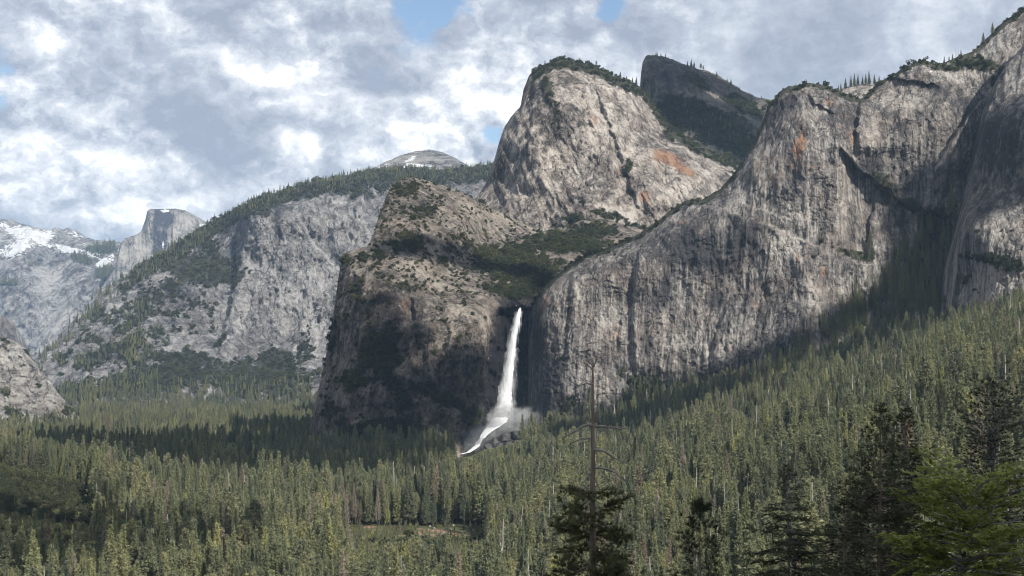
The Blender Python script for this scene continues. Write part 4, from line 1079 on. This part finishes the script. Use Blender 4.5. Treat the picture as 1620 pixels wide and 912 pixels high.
add_trees(np.stack([Xq, Yq, ground_h(Xq, Yq)], 1), 27, 7, range(0, 6))
mass('forest', np.concatenate(FP), np.concatenate(FS), np.concatenate(FI), TREE_COL, 'dense conifer forest filling the valley and its slopes')

# brush clinging to the rock
BP, BS, BI = [], [], []
def add_brush(P, size, sd):
    n = len(P); s = np.clip(rng.normal(size, sd, n), size * .4, size * 2) / 5.0
    BP.append(P - (0, 0, .8)); BS.append(np.stack([s * 1.1, s * 1.1, s * (.75 + .4 * rng.random(n))], 1)); BI.append(rng.integers(0, 6, n) * 0 + rng.integers(0, 4, n))
add_brush(RI.scatter((RI.m['veg'] > .38) * RI.m['veg'], 2300, rng), 6.0, 2.0)
add_brush(RI.scatter((RI.PY < 470) * (RI.PX > 590) * (.25 + RI.m['veg']) * (fbm(RI.PX / 16, RI.PY / 10, 4, .6, 65) > .42), 2600, rng), 3.3, 1.3)
add_brush(RI.scatter((RI.PX < 620) * (RI.PY > 400) * (fbm(RI.PX / 12, RI.PY / 18, 3, .5, 63) > .55) * 1.0, 160, rng), 4.5, 1.5)
add_brush(RI.scatter((RI.PY > 380) * (fbm(RI.PX / 26, RI.PY / 26, 3, .5, 64) > .5) * 1.0 * (RI.PX < 770), 420, rng), 3.6, 1.6)
add_brush(RG.scatter((RG.m['veg'] > .35) * RG.m['veg'], 800, rng), 6.0, 2.0)
add_brush(RH.scatter((RH.m['veg'] > .35) * RH.m['veg'], 1100, rng), 7.0, 2.5)
add_brush(RJ.scatter((RJ.m['veg'] > .40) * RJ.m['veg'], 700, rng), 4.5, 1.6)
add_brush(RK.scatter((RK.m['veg'] > .35) * RK.m['veg'], 170, rng), 4.2, 1.5)
add_brush(RE.scatter((RE.m['veg'] > .34) * RE.m['veg'], 4600, rng), 8.5, 3.0)
add_brush(LW.scatter((LW.m['veg'] > .38) * LW.m['veg'], 140, rng), 6.0, 2.0)
for (a0, a1, b0, b1, n_) in ((700, 830, 722, 745, 200), (560, 760, 836, 870, 150), (0, 150, 770, 815, 260)):
    pa = rng.uniform(a0, a1, n_); pb = rng.uniform(b0, b1, n_)
    Yq = 150.0 * F / (pb - HY); Xq = (pa - CX) / F * Yq
    add_brush(np.stack([Xq, Yq, ground_h(Xq, Yq)], 1), 5.5, 2.0)
BPc = np.concatenate(BP)
mass('brush', BPc, np.concatenate(BS), np.concatenate(BI), BRUSH_COL, 'dark brush clinging to ledges and slopes of the cliffs')


# ------------------------------------------------------------------ trees on the skyline that can be told apart
def on_crest(sheet, xpix):
    i = int(np.argmin(np.abs(sheet.PX[:, 0] - xpix)))
    return sheet.P[i, 2]
for sheet, lst, lb, gp, kk in (
    (RH, [(1036, 11), (1040, 14), (1046, 12), (1053, 10), (1058, 8), (1088, 13), (1093, 20), (1098, 16), (1108, 18), (1113, 14), (1134, 13), (1150, 11), (1156, 15), (1170, 9), (1186, 8), (1205, 9)], 'small pine on the sloping edge of the dark spire', 'pines along the dark spire', (0, 1, 4, 6)),
    (RG, [(862, 12), (872, 9), (882, 10), (892, 9), (917, 13), (928, 12), (944, 14), (962, 11), (981, 16), (991, 12), (1000, 13), (1006, 17), (955, 9)], 'small tree on the rounded top of the sunlit rock mass', 'trees on the sunlit rock mass', (4, 5, 6, 1)),
    (NK, [(1326, 14), (1331, 15), (1337, 20), (1346, 22), (1352, 24), (1357, 21), (1364, 17), (1370, 20), (1376, 26), (1384, 20), (1391, 14)], 'conifer on the bright knoll in the notch of the wall', 'conifers in the notch', (0, 1, 2, 3)),
    (RJ, [(1494, 15), (1501, 12), (1507, 13), (1520, 14), (1556, 22), (1570, 24), (1399, 8), (1424, 9), (1539, 10), (1226, 8), (1258, 7)], 'small tree on the rim of the long streaked wall', 'trees on the rim of the wall', (4, 5, 1, 6)),
    (RI, [(632, 12), (640, 14), (648, 10), (655, 13), (664, 12), (676, 10), (690, 11), (712, 13), (722, 10), (629, 9)], 'small tree on the brushy top of the waterfall buttress', 'trees on top of the buttress', (4, 5, 0, 1)),
):
    for x, h in lst:
        p = on_crest(sheet, x); k = random.choice(kk); s = h * (.95 if sheet is RJ else 1.15 if sheet is NK else 1.4) / 36
        plant('skyline_tree', PROTO[k], ('trunk', 'crown'), (p[0], p[1], p[2] - 1.0), (s * 1.3, s * 1.3, s), random.random() * 6.28, lb, 'tree', gp)
# the wide-crowned pine and the two bare poles on the rim
p = on_crest(RJ, 1438); plant('rim_pine', OAKS[0], ('trunk', 'crown'), (p[0], p[1], p[2] - 1), .95, 0.4, 'lone round-crowned pine standing on the rim of the wall', 'tree', None)
for x, h in ((1513, 27), (1516, 20), (1545, 14)):
    p = on_crest(RJ, x); s = h / 26
    plant('dead_tree', SNAGS[int(x) % 6], ('trunk', 'bare_branches'), (p[0], p[1], p[2] - 1), (s * 1.2, s * 1.2, s), random.random() * 6, 'bare burnt pole standing on the skyline above the wall', 'dead tree', 'bare poles on the wall rim')


# ------------------------------------------------------------------ waterfall
def water_material(name, soft=0.5, dense=0.9, col=(0.86, 0.88, 0.90)):
    m = bpy.data.materials.new(name); m.use_nodes = True
    t = NT(m.node_tree); t.n.clear()
    co = t.new('ShaderNodeTexCoord').outputs['Object']
    n = t.noise(t.scaled(co, (1, 1, .12)), 0.38, 6, 0.65, 0.4)
    n2 = t.noise(t.scaled(co, (1, 1, .3)), 0.12, 5, 0.6, 0.4)
    e = t.attr('edge')
    a = t.math('ADD', e, t.math('ADD', t.math('MULTIPLY', t.math('SUBTRACT', n, .5), 1.1), t.math('MULTIPLY', t.math('SUBTRACT', n2, .5), .9)))
    a = t.smooth(a, 0.5 - soft * .5, 0.5 + soft * .5, 0, dense)
    df = t.new('ShaderNodeBsdfDiffuse', {'Color': t.mix(t.smooth(n, .3, .7), tuple(c * .78 for c in col), col)})
    tl = t.new('ShaderNodeBsdfTranslucent', {'Color': col})
    mx = t.new('ShaderNodeMixShader', {0: .35, 1: df.outputs[0], 2: tl.outputs[0]})
    tp = t.new('ShaderNodeBsdfTransparent')
    m2 = t.new('ShaderNodeMixShader', {0: a, 1: tp.outputs[0], 2: mx.outputs[0]})
    out = t.new('ShaderNodeOutputMaterial'); t.l.new(m2.outputs[0], out.inputs[0])
    return m


def ribbon(name, path, mat, parent, bulge=.5, nu=17, nv=140, rough=1.0, seed=0, power=1.3):
    """falling water: rounded sheet along (column, row, metres away, half width px)"""
    p = np.array(path, float); s = np.linspace(0, 1, len(p)); v = np.linspace(0, 1, nv)
    cx, cy, cd, cw = [np.interp(v, s, p[:, k]) for k in range(4)]
    u = np.linspace(-1, 1, nu)
    U = np.repeat(u[None], nv, 0)
    wob = (fbm(cy / 14, cy * 0 + seed, 4, .6) - .5) * cw * .5
    PXr = (cx + wob)[:, None] + U * cw[:, None]
    W = cw[:, None] * cd[:, None] / F
    D = cd[:, None] - np.sqrt(np.clip(1 - U ** 2, 0, 1)) * W * bulge - (fbm_axis(PXr / 2.2, cy[:, None] / 16 + 0 * U, 4, .6, seed) - .5) * 3.0 * rough
    Xw, Yw, Zw = unproj(PXr, np.repeat(cy[:, None], nu, 1), D)
    edge = (1 - np.abs(U) ** power) * np.minimum(1, .45 + 6 * v[:, None]) * (1 - .35 * sstep(v, .92, 1.0))[:, None]
    me = mesh_from(name, np.stack([Xw, Yw, Zw], -1).reshape(-1, 3), Q=grid_quads(nv, nu), mat=mat, smooth=True, attrs={'edge': edge})
    o = link(bpy.data.objects.new(name, me), parent)
    return o


fall = link(bpy.data.objects.new('waterfall', None))
tag(fall, 'tall white waterfall dropping over the dark wet cliff', 'waterfall', kind='structure')
core = water_material('white_water', .35, 1.0); veil = water_material('spray_veil', .9, .55)
path = [(823, 487, 2852, 5.5), (820, 500, 2849, 5.8), (815, 525, 2846, 7), (810, 555, 2844, 8.5), (806, 585, 2842, 10), (802, 612, 2840, 12), (799, 636, 2836, 15), (796, 660, 2832, 20)]
ribbon('stream', path, core, fall, .7, seed=1)
ribbon('stream', [(a, b, c - 5, w * .62) for a, b, c, w in path], core, fall, .7, seed=2)
ribbon('veil', [(a - 2, b + 6, c - 8, w * 1.55) for a, b, c, w in path], veil, fall, .6, seed=3, power=1.0)
ribbon('cascade', [(796, 660, 2802, 17), (785, 671, 2780, 14), (776, 679, 2755, 10), (768, 687, 2725, 7), (763, 694, 2700, 5)], core, fall, .5, nu=9, nv=50, seed=4, power=4.0)
ribbon('cascade', [(767, 689, 2715, 4), (762, 694, 2700, 3.4), (757, 701, 2680, 6), (754, 708, 2660, 4.5)], core, fall, .5, nu=7, nv=30, seed=5, power=4.0)
ribbon('cascade', [(756, 704, 2655, 4.5), (749, 711, 2635, 5), (741, 716, 2615, 4), (728, 719, 2595, 4)], core, fall, .5, nu=7, nv=30, seed=6, power=4.0)


def mist_material(name, dens):
    m = bpy.data.materials.new(name); m.use_nodes = True
    t = NT(m.node_tree); t.n.clear()
    tc = t.new('ShaderNodeTexCoord')
    r = t.vmath('LENGTH', tc.outputs['Object'], out=1)
    n = t.noise(tc.outputs['Object'], 2.0, 4, .6, .6)
    d = t.math('MULTIPLY', t.smooth(r, 1.0, .15), t.smooth(n, .38, .68))
    pv = t.new('ShaderNodeVolumePrincipled', {'Color': (.93, .95, .97, 1), 'Density': t.math('MULTIPLY', d, dens)})
    out = t.new('ShaderNodeOutputMaterial'); t.l.new(pv.outputs[0], out.inputs['Volume'])
    m.cycles.volume_step_rate = 4.0
    return m


def ball(name, mat, subdiv=3):
    import bmesh
    bm = bmesh.new(); bmesh.ops.create_icosphere(bm, subdivisions=subdiv, radius=1.0)
    me = bpy.data.meshes.new(name); bm.to_mesh(me); bm.free(); me.materials.append(mat)
    return me
mist_me = ball('mist', mist_material('mist', .17))
for q, (a, b, c, rx, ry, rz, rot) in enumerate([(795, 655, 2815, 42, 20, 28, 0), (830, 655, 2820, 38, 14, 14, -.45), (776, 672, 2760, 52, 18, 32, -.5), (750, 694, 2670, 42, 14, 24, -.6), (820, 668, 2790, 48, 14, 30, -.2), (800, 610, 2838, 26, 10, 44, .1), (775, 650, 2800, 26, 12, 22, 0)]):
    o = link(bpy.data.objects.new('mist', mist_me)); o.location = unproj(a, b, c); o.scale = (rx, ry, rz); o.rotation_euler = (0, rot, 0)
    tag(o, 'spray drifting from the foot of the waterfall', kind='stuff')

# boulders round the cascade and in the clearing
boulder_dark = simple_material('wet_boulder', [(0.03, 0.03, 0.032), (0.06, 0.058, 0.055), (0.11, 0.105, 0.10)], .25, .7, bump=.6)
boulder_pale = simple_material('pale_boulder', [(0.12, 0.10, 0.085), (0.20, 0.175, 0.155), (0.32, 0.29, 0.26)], .5, .9, bump=.3)
def boulder(name, loc, size, mat, seed, label, cat, group):
    import bmesh
    r = np.random.default_rng(seed)
    bm = bmesh.new(); bmesh.ops.create_icosphere(bm, subdivisions=2, radius=1.0)
    pl = rand_dirs(9, r); dd = .55 + .35 * r.random(9)
    for v in bm.verts:
        c = np.array(v.co)
        for n_, d_ in zip(pl, dd):
            s_ = c @ n_ - d_
            if s_ > 0: c = c - n_ * s_ * .85
        v.co = c * (1 + .05 * r.normal())
    me = bpy.data.meshes.new(name); bm.to_mesh(me); bm.free(); me.materials.append(mat)
    o = link(bpy.data.objects.new(name, me)); o.location = loc; o.scale = size; o.rotation_euler = (0, 0, r.random() * 6)
    tag(o, label, cat, group)
for i, (a, b, c, s) in enumerate([(772, 706, 2690, 8), (783, 697, 2730, 9), (800, 692, 2760, 12), (818, 687, 2780, 13), (764, 717, 2650, 7), (789, 708, 2690, 12), (806, 704, 2700, 10), (830, 690, 2760, 12), (845, 680, 2790, 9)]):
    x, y, z = unproj(a, b, c)
    boulder('boulder', (x, y, z - 1.5), (s, s * .8, s * .85), boulder_dark, 500 + i, 'wet dark boulder beside the cascade below the waterfall', 'boulder', 'boulders along the cascade')
for i in range(22):
    a = random.choice((640, 665, 690, 715, 735)) + random.gauss(0, 12); b = 842 + random.gauss(0, 6)
    Yb = 162 * F / (b - HY); xb = (a - CX) / F * Yb; s = random.uniform(.8, 2.3)
    boulder('boulder', (xb, Yb, float(ground_h(xb, Yb)) + s * .3), (s * 1.3, s, s * .8), boulder_pale, 600 + i, 'pale boulder lying in the reddish forest clearing', 'boulder', 'boulders in the clearing')

# ------------------------------------------------------------------ the trees below the overlook
grey_bark = simple_material('grey_bark', [(0.10, 0.095, 0.088), (0.17, 0.165, 0.155), (0.25, 0.24, 0.225)], 4.0, 0.9, (1, 1, 0.2), 0.02)
red_bark = simple_material('plated_bark', [(0.10, 0.08, 0.066), (0.19, 0.15, 0.122), (0.29, 0.24, 0.205)], 2.2, 0.9, (1, 1, 0.25), 0.05)
silver_wood = simple_material('silver_deadwood', [(0.16, 0.14, 0.125), (0.27, 0.245, 0.22), (0.40, 0.37, 0.335)], 2.0, 0.85, (1, 1, 0.3), 0.02)
near_pine = foliage_material('near_pine_needles', [(0.0, (0.12, 0.124, 0.068)), (1.0, (0.125, 0.129, 0.071))], False, .2, .5, 1.1)
near_dark = foliage_material('near_dark_needles', [(0.0, (0.085, 0.096, 0.060)), (1.0, (0.092, 0.102, 0.064))], False, .3, .5, 1.1)
near_cedar = foliage_material('near_cedar_sprays', [(0.0, (0.085, 0.093, 0.066)), (1.0, (0.09, 0.10, 0.07))], False, .2, .45, 1.2)
near_green = foliage_material('bright_cedar_sprays', [(0.0, (0.33, 0.36, 0.11)), (1.0, (0.34, 0.37, 0.115))], False, .35, .55, 2.0)


def limb_path(p0, az, e0, L, sag, lift, rs, n=7):
    s = np.linspace(0, 1, n)
    h = np.array([math.cos(az), math.sin(az), 0.0]); side = np.array([-h[1], h[0], 0])
    z = math.tan(e0) * s - sag * s ** 2 + lift * s ** 4
    w = np.cumsum(rs.normal(0, .05, n)) * s
    return p0 + L * (s[:, None] * h + w[:, None] * side) + np.stack([0 * s, 0 * s, L * z], 1)


def near_tree(name, col, top_row, Yd, prof, label, bark, leafmat, seed, style='tuft', start=0.0, step=.34, per=4, blade=(.26, .03, 12), e0=(.5, -.25), sag=.25, lift=.25,
              twig=.34, gap=.3, lean=0.0, wild=.12, trunk_r=None, dens=1.0, trunk_top=1.0, low=None, group=None):
    """prof: half width in photo pixels against rows below the top; start: rows below the top where foliage begins"""
    rs = np.random.default_rng(seed)
    X0 = (col - CX) / F * Yd; zt = (HY - top_row) / F * Yd; zg = float(ground_h(X0, Yd)); H = zt - zg
    k = Yd / F
    root = link(bpy.data.objects.new(name, None)); root.location = (X0, Yd, zg - .2)
    tag(root, label, 'tree', group)
    H += .2
    nz = 14; zz = np.linspace(0, H * trunk_top, nz)
    wob = np.stack([rs.normal(0, .05, nz).cumsum() * .5 + lean * (zz / H), rs.normal(0, .05, nz).cumsum() * .5, zz], 1)
    wob[:, :2] -= wob[-1, :2]
    r0 = trunk_r or H * .012
    tb = MB(); tb.tube(wob, r0 * np.linspace(1, .07, nz) ** .8, 9)
    link(bpy.data.objects.new('trunk', tb.mesh('trunk', bark, True)), root)
    at = lambda z: np.array([np.interp(z, zz, wob[:, 0]), np.interp(z, zz, wob[:, 1]), z])
    br = MB(); C = []; D = []; U = []
    pr = np.array(prof, float)
    z = H - start * k
    zlow = H - ((low or 1010) - top_row) * k
    while z > zlow:
        rows = (H - z) / k
        R = np.interp(rows, pr[:, 0], pr[:, 1]) * k
        f = np.clip(rows / max(pr[-1, 0], 1), 0, 1)
        a0 = rs.random() * 6.283
        for b in range(per):
            if rs.random() < gap: continue
            az = a0 + b * 6.283 / per + rs.normal(0, .3)
            L = R * (.55 + .6 * rs.random())
            if L < .06: continue
            pth = limb_path(at(z), az, e0[0] * (1 - f) + e0[1] * f + rs.normal(0, wild), L, sag * (.6 + .8 * rs.random()), lift, rs)
            br.tube(pth, np.linspace(max(.012, .019 * L), .005, len(pth)), 5)
            nt = max(3, int(L / .16 * dens))
            for q in range(nt):
                s_ = .22 + .78 * (q + rs.random()) / nt
                base = np.array([np.interp(s_ * 6, range(7), pth[:, m]) for m in range(3)])
                tan = unit(pth[min(6, int(s_ * 6) + 1)] - pth[int(min(5, s_ * 6))])
                sd = unit(np.cross(tan, (0, 0, 1.0))) * (1 if q % 2 else -1)
                tl = twig * L * (1.1 - .7 * s_) * (.5 + .8 * rs.random()) + .06
                td = unit(tan * .75 + sd * (.8 + .4 * rs.random()) + np.array([0, 0, rs.normal(.12 if style == 'tuft' else -.12, .42 if style == 'tuft' else .16)]))
                if q % 3 == 0: br.tube([base, base + td * tl * .5, base + td * tl], [.006 + .004 * L, .005, .003], 3, False)
                m = max(1, int(tl / (.14 if style == 'tuft' else .10) * dens))
                for j in range(m):
                    C.append(base + td * tl * (j + 1) / m + rs.normal(0, .02, 3)); D.append(td + (0, 0, .25 if style == 'tuft' else -.1)); U.append(unit(np.cross(sd, tan) * (1 if q % 2 else -1) + rs.normal(0, .25, 3)))
            C.append(pth[-1]); D.append(unit(pth[-1] - pth[-2]) + (0, 0, .2)); U.append(np.array([0, 0, 1.0]))
        z -= step * (.6 + .8 * rs.random())
    if trunk_top >= 1.0 and start < 30:
        for j in range(6):
            C.append(at(H) - (0, 0, j * .12)); D.append(np.array([rs.normal(0, .3), rs.normal(0, .3), 1.0])); U.append(np.array([1.0, 0, 0]))
    link(bpy.data.objects.new('branches', br.mesh('branches', bark, True)), root)
    cr = MB(); C = np.array(C); D = np.array(D); U = np.array(U)
    if style == 'tuft':
        V, T = blades(C, D, blade[2], blade[0], blade[1], .85, rs)
    else:
        V, T = blades(C, D, blade[2], blade[0], blade[1], .95, rs, flat=U)
    cr.add(V, T)
    link(bpy.data.objects.new('crown', cr.mesh('crown', leafmat)), root)
    return root, at, k, H, rs


# pine with a bare dead top
t_, at_, k_, H_, r_ = near_tree('dead_topped_pine', 938, 573, 100.0, [(0, 4), (195, 40), (210, 56), (230, 64), (255, 78), (290, 86), (320, 92), (420, 105)],
    'tall pine with a bare dead top rising above the forest', red_bark, near_pine, 71, 'tuft', start=204, step=.58, per=4, blade=(.34, .045, 16), e0=(.30, -.30), sag=.45, lift=.35, gap=.28, trunk_r=.40, twig=.44, dens=.86, wild=.28)
def dead_limb(pts, r):
    """(columns, rows) off the stem top, metres towards the viewer"""
    mb = MB(); P = []
    for c, rw, dy in pts:
        P.append(((c - 938) * k_, dy, H_ - (rw - 573) * k_))
    P = np.array(P); a0 = at_(P[0, 2]); P[0, :2] = a0[:2]
    s = np.linspace(0, len(P) - 1, 9)
    Q_ = np.stack([np.interp(s, range(len(P)), P[:, m]) for m in range(3)], 1); Q_[1:-1] += r_.normal(0, .025, (7, 3))
    r = r * 1.5
    mb.tube(Q_, np.linspace(r, r * .3, 9), 6)
    for j in (4, 6, 7):
        d = unit(r_.normal(0, 1, 3)) * r_.uniform(.15, .5)
        mb.tube([Q_[j], Q_[j] + d * .6 + (0, 0, .03), Q_[j] + d], [r * .35, r * .22, r * .1], 4)
    link(bpy.data.objects.new('dead_branch', mb.mesh('dead_branch', silver_wood, True)), t_)
for pts, r in (([(937, 579, 0), (931, 572, .1), (927, 569, .2)], .05), ([(938, 580, 0), (943, 570, -.1), (948, 566, -.1)], .05), ([(937, 586, 0), (930, 577, .2), (921, 574, .4)], .045),
               ([(938, 608, 0), (928, 606, -.2), (914, 610, -.3)], .055), ([(938, 607, 0), (933, 604, .3), (925, 600, .3)], .03), ([(939, 640, 0), (932, 641, .2), (925, 640, .2)], .03),
               ([(939, 672, 0), (920, 675, -.2), (906, 684, -.2), (893, 693, 0)], .075), ([(940, 675, 0), (960, 676, .2), (978, 678, .3), (990, 679, .4)], .075), ([(939, 693, 0), (922, 694, .3), (905, 701, .5)], .06),
               ([(921, 695, .3), (915, 703, .3), (922, 714, .3)], .03), ([(941, 711, 0), (958, 714, -.2), (972, 725, -.3), (992, 733, -.3)], .075), ([(941, 740, 0), (962, 741, .2), (978, 751, .3), (992, 764, .3)], .075),
               ([(940, 750, 0), (930, 753, -.2), (922, 763, -.3)], .05), ([(940, 765, 0), (925, 772, .2), (914, 780, .3)], .05), ([(939, 655, 0), (945, 653, .1), (950, 648, .1)], .025)):
    dead_limb(pts, r)
# small young pine
near_tree('young_pine', 1108, 797, 62.0, [(0, 5), (20, 16), (45, 28), (80, 36), (120, 42), (220, 50)], 'small young pine with upturned tufted branches between taller trees', red_bark, near_dark, 72, 'tuft', step=.22, per=4, blade=(.24, .026, 22), e0=(.75, .3), sag=.1, lift=.25, gap=.25, trunk_r=.09, dens=.42, twig=.3)
# open fir
near_tree('open_fir', 1247, 738, 108.0, [(0, 3), (20, 14), (60, 40), (110, 58), (160, 70), (280, 85)], 'slender open fir with thin drooping branches', grey_bark, near_dark, 73, 'flat', step=.33, per=5, blade=(.34, .05, 7), e0=(.25, -.25), sag=.15, lift=.15, gap=.25, trunk_r=.17, dens=.8)
# dark pines
near_tree('dark_pine', 1393, 645, 82.0, [(0, 4), (25, 14), (60, 30), (100, 42), (150, 66), (200, 84), (260, 96), (360, 110)], 'tall dark pine with a straight reddish trunk and dense drooping crown', red_bark, near_dark, 74, 'tuft', step=.23, per=5, blade=(.26, .032, 12), e0=(.35, -.3), sag=.2, lift=.2, gap=.22, trunk_r=.2, dens=.8)
near_tree('dark_pine', 1432, 652, 92.0, [(0, 6), (20, 18), (60, 30), (120, 42), (180, 52), (360, 70)], 'dark narrow cedar crowded against the tall dark pine', red_bark, near_dark, 75, 'flat', step=.25, per=5, blade=(.30, .05, 8), e0=(.5, .1), sag=.15, lift=.2, gap=.2, trunk_r=.2, dens=.8)
near_tree('dark_pine', 1335, 792, 70.0, [(0, 4), (30, 24), (70, 38), (120, 52), (230, 62)], 'low dark conifer filling the gap under the tall dark pine', red_bark, near_dark, 76, 'flat', step=.2, per=5, blade=(.26, .045, 8), e0=(.3, -.2), sag=.2, lift=.15, gap=.2, trunk_r=.12, dens=.8)
# airy cedar behind
near_tree('airy_cedar', 1572, 614, 90.0, [(0, 8), (25, 36), (60, 52), (110, 64), (160, 74), (220, 78), (380, 80)], 'broad airy cedar with greyish foliage behind the bright green cedar', grey_bark, near_cedar, 77, 'flat', step=.30, per=6, blade=(.26, .045, 9), e0=(.85, .3), sag=.15, lift=.1, gap=.35, trunk_r=.2, dens=.55, wild=.2)
# bright green cedar
t2_, at2_, k2_, H2_, r2_ = near_tree('bright_cedar', 1528, 768, 44.0, [(0, 40), (14, 72), (40, 98), (80, 112), (130, 122), (260, 125)], 'bright green cedar with silvery bare inner branches', grey_bark, near_green, 78, 'flat', step=.15, per=5, blade=(.125, .036, 13), e0=(.75, .1), sag=.3, lift=.1, gap=.3, trunk_r=.10, dens=1.3, twig=.5, wild=.14)


for pts, r in (([(1528, 880, 0), (1560, 872, -.7), (1592, 868, -1.3)], .035), ([(1528, 892, 0), (1575, 888, -.9), (1608, 850, -1.5), (1620, 838, -1.6)], .04), ([(1527, 838, 0), (1548, 826, -.8), (1590, 818, -1.3)], .03), ([(1526, 834, 0), (1500, 822, -.9), (1452, 802, -1.5)], .028),
               ([(1527, 850, 0), (1500, 846, -.9), (1470, 838, -1.3)], .025), ([(1527, 812, 0), (1532, 795, -.5), (1525, 782, -.8)], .022), ([(1549, 826, -.8), (1553, 805, -1.0), (1546, 792, -1.2)], .022), ([(1590, 870, -1.2), (1604, 890, -1.5), (1622, 905, -1.6)], .026), ([(1527, 900, 0), (1490, 892, -1.0), (1460, 905, -1.4)], .028), ([(1545, 905, 0), (1588, 902, -1.2), (1606, 918, -1.4)], .028)):
    mb = MB(); P = np.array([((c - 1528) * k2_, dy, H2_ - (rw - 768) * k2_) for c, rw, dy in pts])
    q_ = np.linspace(0, len(P) - 1, 9)
    Q_ = np.stack([np.interp(q_, range(len(P)), P[:, m]) for m in range(3)], 1); Q_[1:-1] += r2_.normal(0, .018, (7, 3))
    mb.tube(Q_, np.linspace(r, r * .35, 9), 6)
    for j in (3, 4, 5, 6, 7, 8):
        d = unit(r2_.normal(0, 1, 3) * (1, .5, 1)) * r2_.uniform(.12, .42)
        mb.tube([Q_[j], Q_[j] + d * .6 + (0, 0, .02), Q_[j] + d], [r * .45, r * .3, r * .12], 4)
    link(bpy.data.objects.new('bare_branch', mb.mesh('bare_branch', silver_wood, True)), t2_)

# ------------------------------------------------------------------ cloud cover overhead, its shadow falls on the valley
cloud_mat = bpy.data.materials.new('cloud'); cloud_mat.use_nodes = True
_t = NT(cloud_mat.node_tree); _t.n.clear()
_d = _t.new('ShaderNodeBsdfDiffuse', {'Color': (.85, .85, .86)}); _r = _t.new('ShaderNodeBsdfTranslucent', {'Color': (.8, .8, .82)})
_m = _t.new('ShaderNodeMixShader', {0: .4, 1: _d.outputs[0], 2: _r.outputs[0]})
_o = _t.new('ShaderNodeOutputMaterial'); _t.l.new(_m.outputs[0], _o.inputs[0])


def make_clouds():
    import bmesh
    bm = bmesh.new(); bmesh.ops.create_icosphere(bm, subdivisions=2, radius=1.0)
    sv = np.array([v.co[:] for v in bm.verts]); sf = np.array([[v.index for v in f.verts] for f in bm.faces]); bm.free()
    r = np.random.default_rng(9); mb = MB()
    # each: column, row, distance of the shaded spot, its radius in metres
    puffs = []
    def line(p0, p1, n, rad, jit):
        for k in range(n):
            f = k / max(1, n - 1)
            a = [p0[i] * (1 - f) + p1[i] * f for i in range(3)]
            puffs.append((a[0] + r.normal(0, jit), a[1] + r.normal(0, jit * .35), a[2], rad * (.75 + .5 * r.random())))
    for row, xa, xb, n_, rad in ((697, 60, 480, 10, 90), (706, 20, 560, 14, 85), (718, 60, 600, 14, 80), (732, 150, 620, 12, 70), (742, 300, 560, 6, 60), (700, 540, 690, 5, 62), (714, 600, 700, 4, 52), (712, 880, 960, 3, 45)):
        dd = 128.0 * F / (row - HY)
        line((xa, row, dd), (xb, row, dd), n_, rad, 10)
    for row, xa, xb, n_, rad in ((800, 10, 130, 4, 36), (830, 0, 240, 7, 36), (855, 60, 330, 6, 32), (880, 0, 160, 4, 32)):
        dd = 130.0 * F / (row - HY)
        line((xa, row, dd), (xb, row, dd), n_, rad, 8)
    line((560, 520, 2780), (630, 560, 2700), 3, 30, 10)             # buttress
    line((620, 400, 2900), (740, 420, 3050), 5, 44, 10)
    line((760, 430, 3050), (810, 440, 3020), 2, 44, 6)
    line((830, 430, 3010), (860, 460, 2960), 3, 55, 6)

    line((1040, 120, 4560), (1190, 190, 4480), 9, 80, 12)            # spire
    line((1060, 160, 4480), (1190, 240, 4330), 8, 80, 10)
    line((1040, 105, 4620), (1160, 145, 4720), 8, 75, 6)
    line((1590, 170, 2530), (1605, 270, 2470), 4, 34, 5)
    line((990, 640, 2500), (1320, 545, 2330), 10, 70, 6)             # foot of the wall
    line((1000, 680, 2350), (1160, 630, 2250), 6, 50, 6)
    line((1000, 622, 2680), (1320, 520, 2570), 11, 24, 5)
    line((1340, 485, 2580), (1480, 405, 2570), 6, 26, 5)
    line((1380, 480, 2350), (1500, 430, 2330), 5, 60, 6)
    for px_, py_, d_, rad in puffs:
        P0 = np.array(unproj(px_, py_, d_))
        tt = (1900 + 160 * r.random() - P0[2]) / SUN[2]
        c = P0 + SUN * tt
        V = sv * rad * (1, 1, .8) * (1 + .12 * r.normal(size=(len(sv), 1)))
        mb.add(V + c, sf)
    # bank of cloud over the overlook
    for k in range(46):
        P0 = np.array([r.uniform(-60, 80), r.uniform(-20, 260), -20.0])
        c = P0 + SUN * ((1880 + 200 * r.random()) / SUN[2])
        V = sv * 55 * (.8 + .6 * r.random()) * (1 + .12 * r.normal(size=(len(sv), 1)))
        mb.add(V + c, sf)
    o = link(bpy.data.objects.new('clouds', mb.mesh('clouds', cloud_mat, True)))
    tag(o, 'broken cumulus cover drifting high above the valley', kind='stuff')
make_clouds()

# ------------------------------------------------------------------ haze
def make_haze():
    x0, x1, y0, y1, z0, z1 = -12000, 12000, -400, 20500, -195, 1640
    V = [(x, y, z) for x in (x0, x1) for y in (y0, y1) for z in (z0, z1)]
    Q = [(0, 1, 3, 2), (4, 6, 7, 5), (0, 4, 5, 1), (2, 3, 7, 6), (0, 2, 6, 4), (1, 5, 7, 3)]
    m = bpy.data.materials.new('haze'); m.use_nodes = True
    t = NT(m.node_tree); t.n.clear()
    pv = t.new('ShaderNodeVolumePrincipled', {'Color': (.50, .72, 1.0, 1), 'Density': 1.9e-5, 'Anisotropy': 0.0})
    out = t.new('ShaderNodeOutputMaterial'); t.l.new(pv.outputs[0], out.inputs['Volume'])
    o = link(bpy.data.objects.new('haze', mesh_from('haze', V, Q=Q, mat=m)))
    tag(o, 'thin blue haze in the valley air', kind='stuff')
make_haze()
